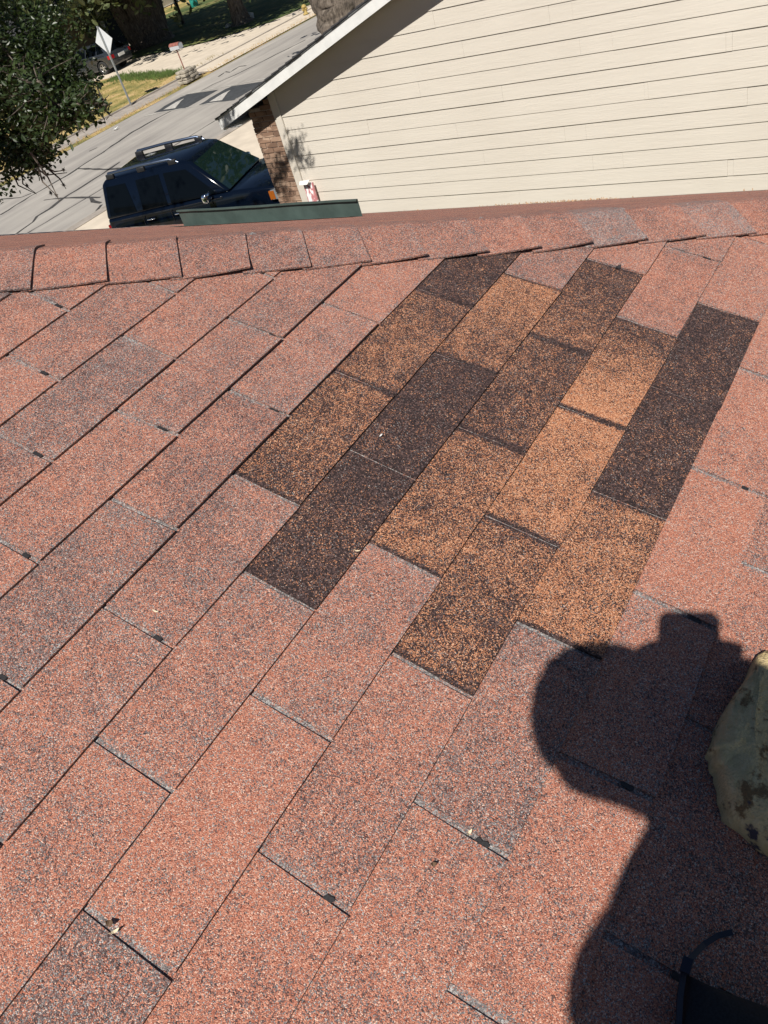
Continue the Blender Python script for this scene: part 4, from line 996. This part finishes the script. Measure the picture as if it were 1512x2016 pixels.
# ------------------------------------------------------------------ the photographer, outside the frame; casts the shadow
def body_pt(px, py, zc):
    Q = roof_px(px, py, h=.006); sc = sd.dot(AZ); k_ = (Q.dot(AZ) - zc) / sc; return Q - sd * k_
head = body_pt(1228, 1420, -.26); neck = body_pt(1440, 1590, -.34)
def skinmesh(name, verts, edges_, radii, root, sub=2):
    me = bpy.data.meshes.new(name); me.from_pydata([tuple(v) for v in verts], edges_, []); o = link(bpy.data.objects.new(name, me))
    o.modifiers.new('skin', 'SKIN'); sk = me.skin_vertices[0].data
    for i, rr in enumerate(radii): sk[i].radius = rr if hasattr(rr, '__len__') else (rr, rr); sk[i].use_root = (i == root)
    s_ = o.modifiers.new('sub', 'SUBSURF'); s_.levels = sub; s_.render_levels = sub
    dg = bpy.context.evaluated_depsgraph_get(); me2 = bpy.data.meshes.new_from_object(o.evaluated_get(dg)); o.modifiers.clear(); o.data = me2; me2.name = name
    for p in me2.polygons: p.use_smooth = True
    return o
shL = body_pt(1130, 2000, -.40); shR = neck + (neck - shL) * .9; shR.z = shL.z - .02
chest = (shL + shR) / 2 + Vector((-.02, -.04, -.05))
def rz(x, y): return -1.076 + PITCH * y
belly = chest + Vector((-.10, -.09, -.24)); pel = belly + Vector((-.06, -.07, -.18))
pel.z = max(pel.z, rz(pel.x, pel.y) + .40)
latv = (shL - shR); latv.z = 0; latv.normalize()
hipL = pel + latv * .11 + Vector((0, 0, -.05)); hipR = pel - latv * .11 + Vector((0, 0, -.05))
fwd = Vector((-latv.y, latv.x, 0))
if fwd.x < 0: fwd = -fwd
ftL = hipL + latv * .10 - fwd * .02; ftL.z = rz(ftL.x, ftL.y) + .11; ftR = hipR - latv * .10 - fwd * .05; ftR.z = rz(ftR.x, ftR.y) + .11
knL = (hipL + ftL) / 2 + fwd * .26 + latv * .04; knR = (hipR + ftR) / 2 + fwd * .26 - latv * .04
toeL = ftL + fwd * .17; toeL.z = rz(toeL.x, toeL.y) + .05; toeR = ftR + fwd * .17; toeR.z = rz(toeR.x, toeR.y) + .05
phone_c = AX * .000 + AY * .040 - AZ * .012
handL = phone_c - AX * .074 + AY * .002 - AZ * .02; handR = phone_c + AX * .054 - AY * .004 - AZ * .035
elL = body_pt(1420, 1800, -.30); elR = body_pt(1500, 1560, -.24)
V = [pel, belly, chest, neck, head + (neck - head) * .35, head, head + (head - neck).normalized() * .06, shL, elL, handL, shR, elR, handR, hipL, knL, ftL, toeL, hipR, knR, ftR, toeR]
Eg = [(0, 1), (1, 2), (2, 3), (3, 4), (4, 5), (5, 6), (2, 7), (7, 8), (8, 9), (2, 10), (10, 11), (11, 12), (0, 13), (13, 14), (14, 15), (15, 16), (0, 17), (17, 18), (18, 19), (19, 20)]
RR = [(.15, .12), (.145, .12), (.15, .12), .075, .08, (.118, .128), (.100, .108), .08, .05, .058, .08, .06, .070, .095, .065, .045, .035, .095, .065, .045, .035]
body = skinmesh('person', V, Eg, RR, 0)
for q_ in ('shirt', 'trouser', 'skin', 'black_plastic'): body.data.materials.append(M[q_])
for p in body.data.polygons:
    c = p.center; dists = {n__: (c - v).length for n__, v in zip(('s1', 's2', 's3', 'n', 'h0', 'h1', 'h2', 'sl', 'el', 'hl', 'sr', 'er', 'hr'), V[:13][0:13])}
    near_ = min(range(len(V)), key=lambda i: (c - V[i]).length)
    p.material_index = 2 if near_ in (4, 5, 6, 9, 12) or (near_ == 3 and c.z > neck.z) else (1 if near_ in (0, 13, 14, 17, 18) else (3 if near_ in (15, 16, 19, 20) else 0))
tag(body, 'person bending over the shingles behind the camera, holding up a phone, in dark clothes', 'person')
# hair, fingers and face
up = (head - neck).normalized()
q = MB(); rr = random.Random(2)
face = (phone_c - head).normalized(); latH = face.cross(up).normalized()
vs = []; nl, nm = 16, 9
for j in range(nm):
    th = j / (nm - 1) * math.pi * .47
    for i in range(nl):
        a = 2 * math.pi * i / nl; rad = .098 * math.sin(th); d = latH * math.cos(a) * rad * .92 + face * math.sin(a) * rad * (1.08 if math.sin(a) < 0 else .95)
        vs.append(head + up * (.02 + .102 * math.cos(th)) + d - face * .012 + Vector((rr.gauss(0, .002), rr.gauss(0, .002), rr.gauss(0, .002))))
q.add(vs, [(j * nl + i, j * nl + (i + 1) % nl, (j + 1) * nl + (i + 1) % nl, (j + 1) * nl + i) for j in range(nm - 1) for i in range(nl)], 0, True); ho = q.build('hair', M['hair'], body)
for s_ in (-1, 1):
    q = MB(); e = head + latH * s_ * .078; q.tube([e - up * .03, e + latH * s_ * .008, e + up * .03], [.008, .014, .008], 8); q.build('ear', M['skin'], body)
    q = MB(); e = head + face * .080 + latH * s_ * .032 + up * .01; q.tube([e - face * .01, e, e + face * .006], [.012, .012, .004], 8); q.build('eye', M['white'], body)
q = MB(); q.tube([head + face * .085 + up * .015, head + face * .108 - up * .02, head + face * .09 - up * .03], [.006, .012, .008], 8); q.build('nose', M['skin'], body)
q = MB(); q.tube([head + face * .088 - up * .05 - latH * .022, head + face * .095 - up * .05, head + face * .088 - up * .05 + latH * .022], [.003, .006, .003], 6); q.build('mouth', simple('lips', (.4, .15, .12), .5), body)
for sgn, hnd in ((-1, handL), (1, handR)):
    edge_ = phone_c + AX * sgn * .038
    for k_ in range(4):
        a = hnd + AY * (-.026 + k_ * .018); b = edge_ + AX * sgn * .012 + AY * (-.03 + k_ * .0185) + AZ * .0; c = edge_ - AX * sgn * .006 + AY * (-.032 + k_ * .0185) + AZ * .012
        q = MB(); q.tube([a, b, c], [.0115, .0105, .008], 8); q.build('finger', M['skin'], body)
    q = MB(); q.tube([hnd, hnd + AY * -.02 - AZ * .012, edge_ - AX * sgn * .02 - AY * .02 - AZ * .014], [.012, .011, .008], 8); q.build('thumb', M['skin'], body)
q = MB(); hx, hy = .044, .080; c = phone_c
q.prism([c + AX * x + AY * y for x, y in ((-hx, -hy + .01), (-hx + .01, -hy), (hx - .01, -hy), (hx, -hy + .01), (hx, hy - .01), (hx - .01, hy), (-hx + .01, hy), (-hx, hy - .01))], AZ * .008)
tag(q.build('phone', M['phone']), 'black phone held upright in both hands of the person', 'phone')
print('shingles as parts', ntab)
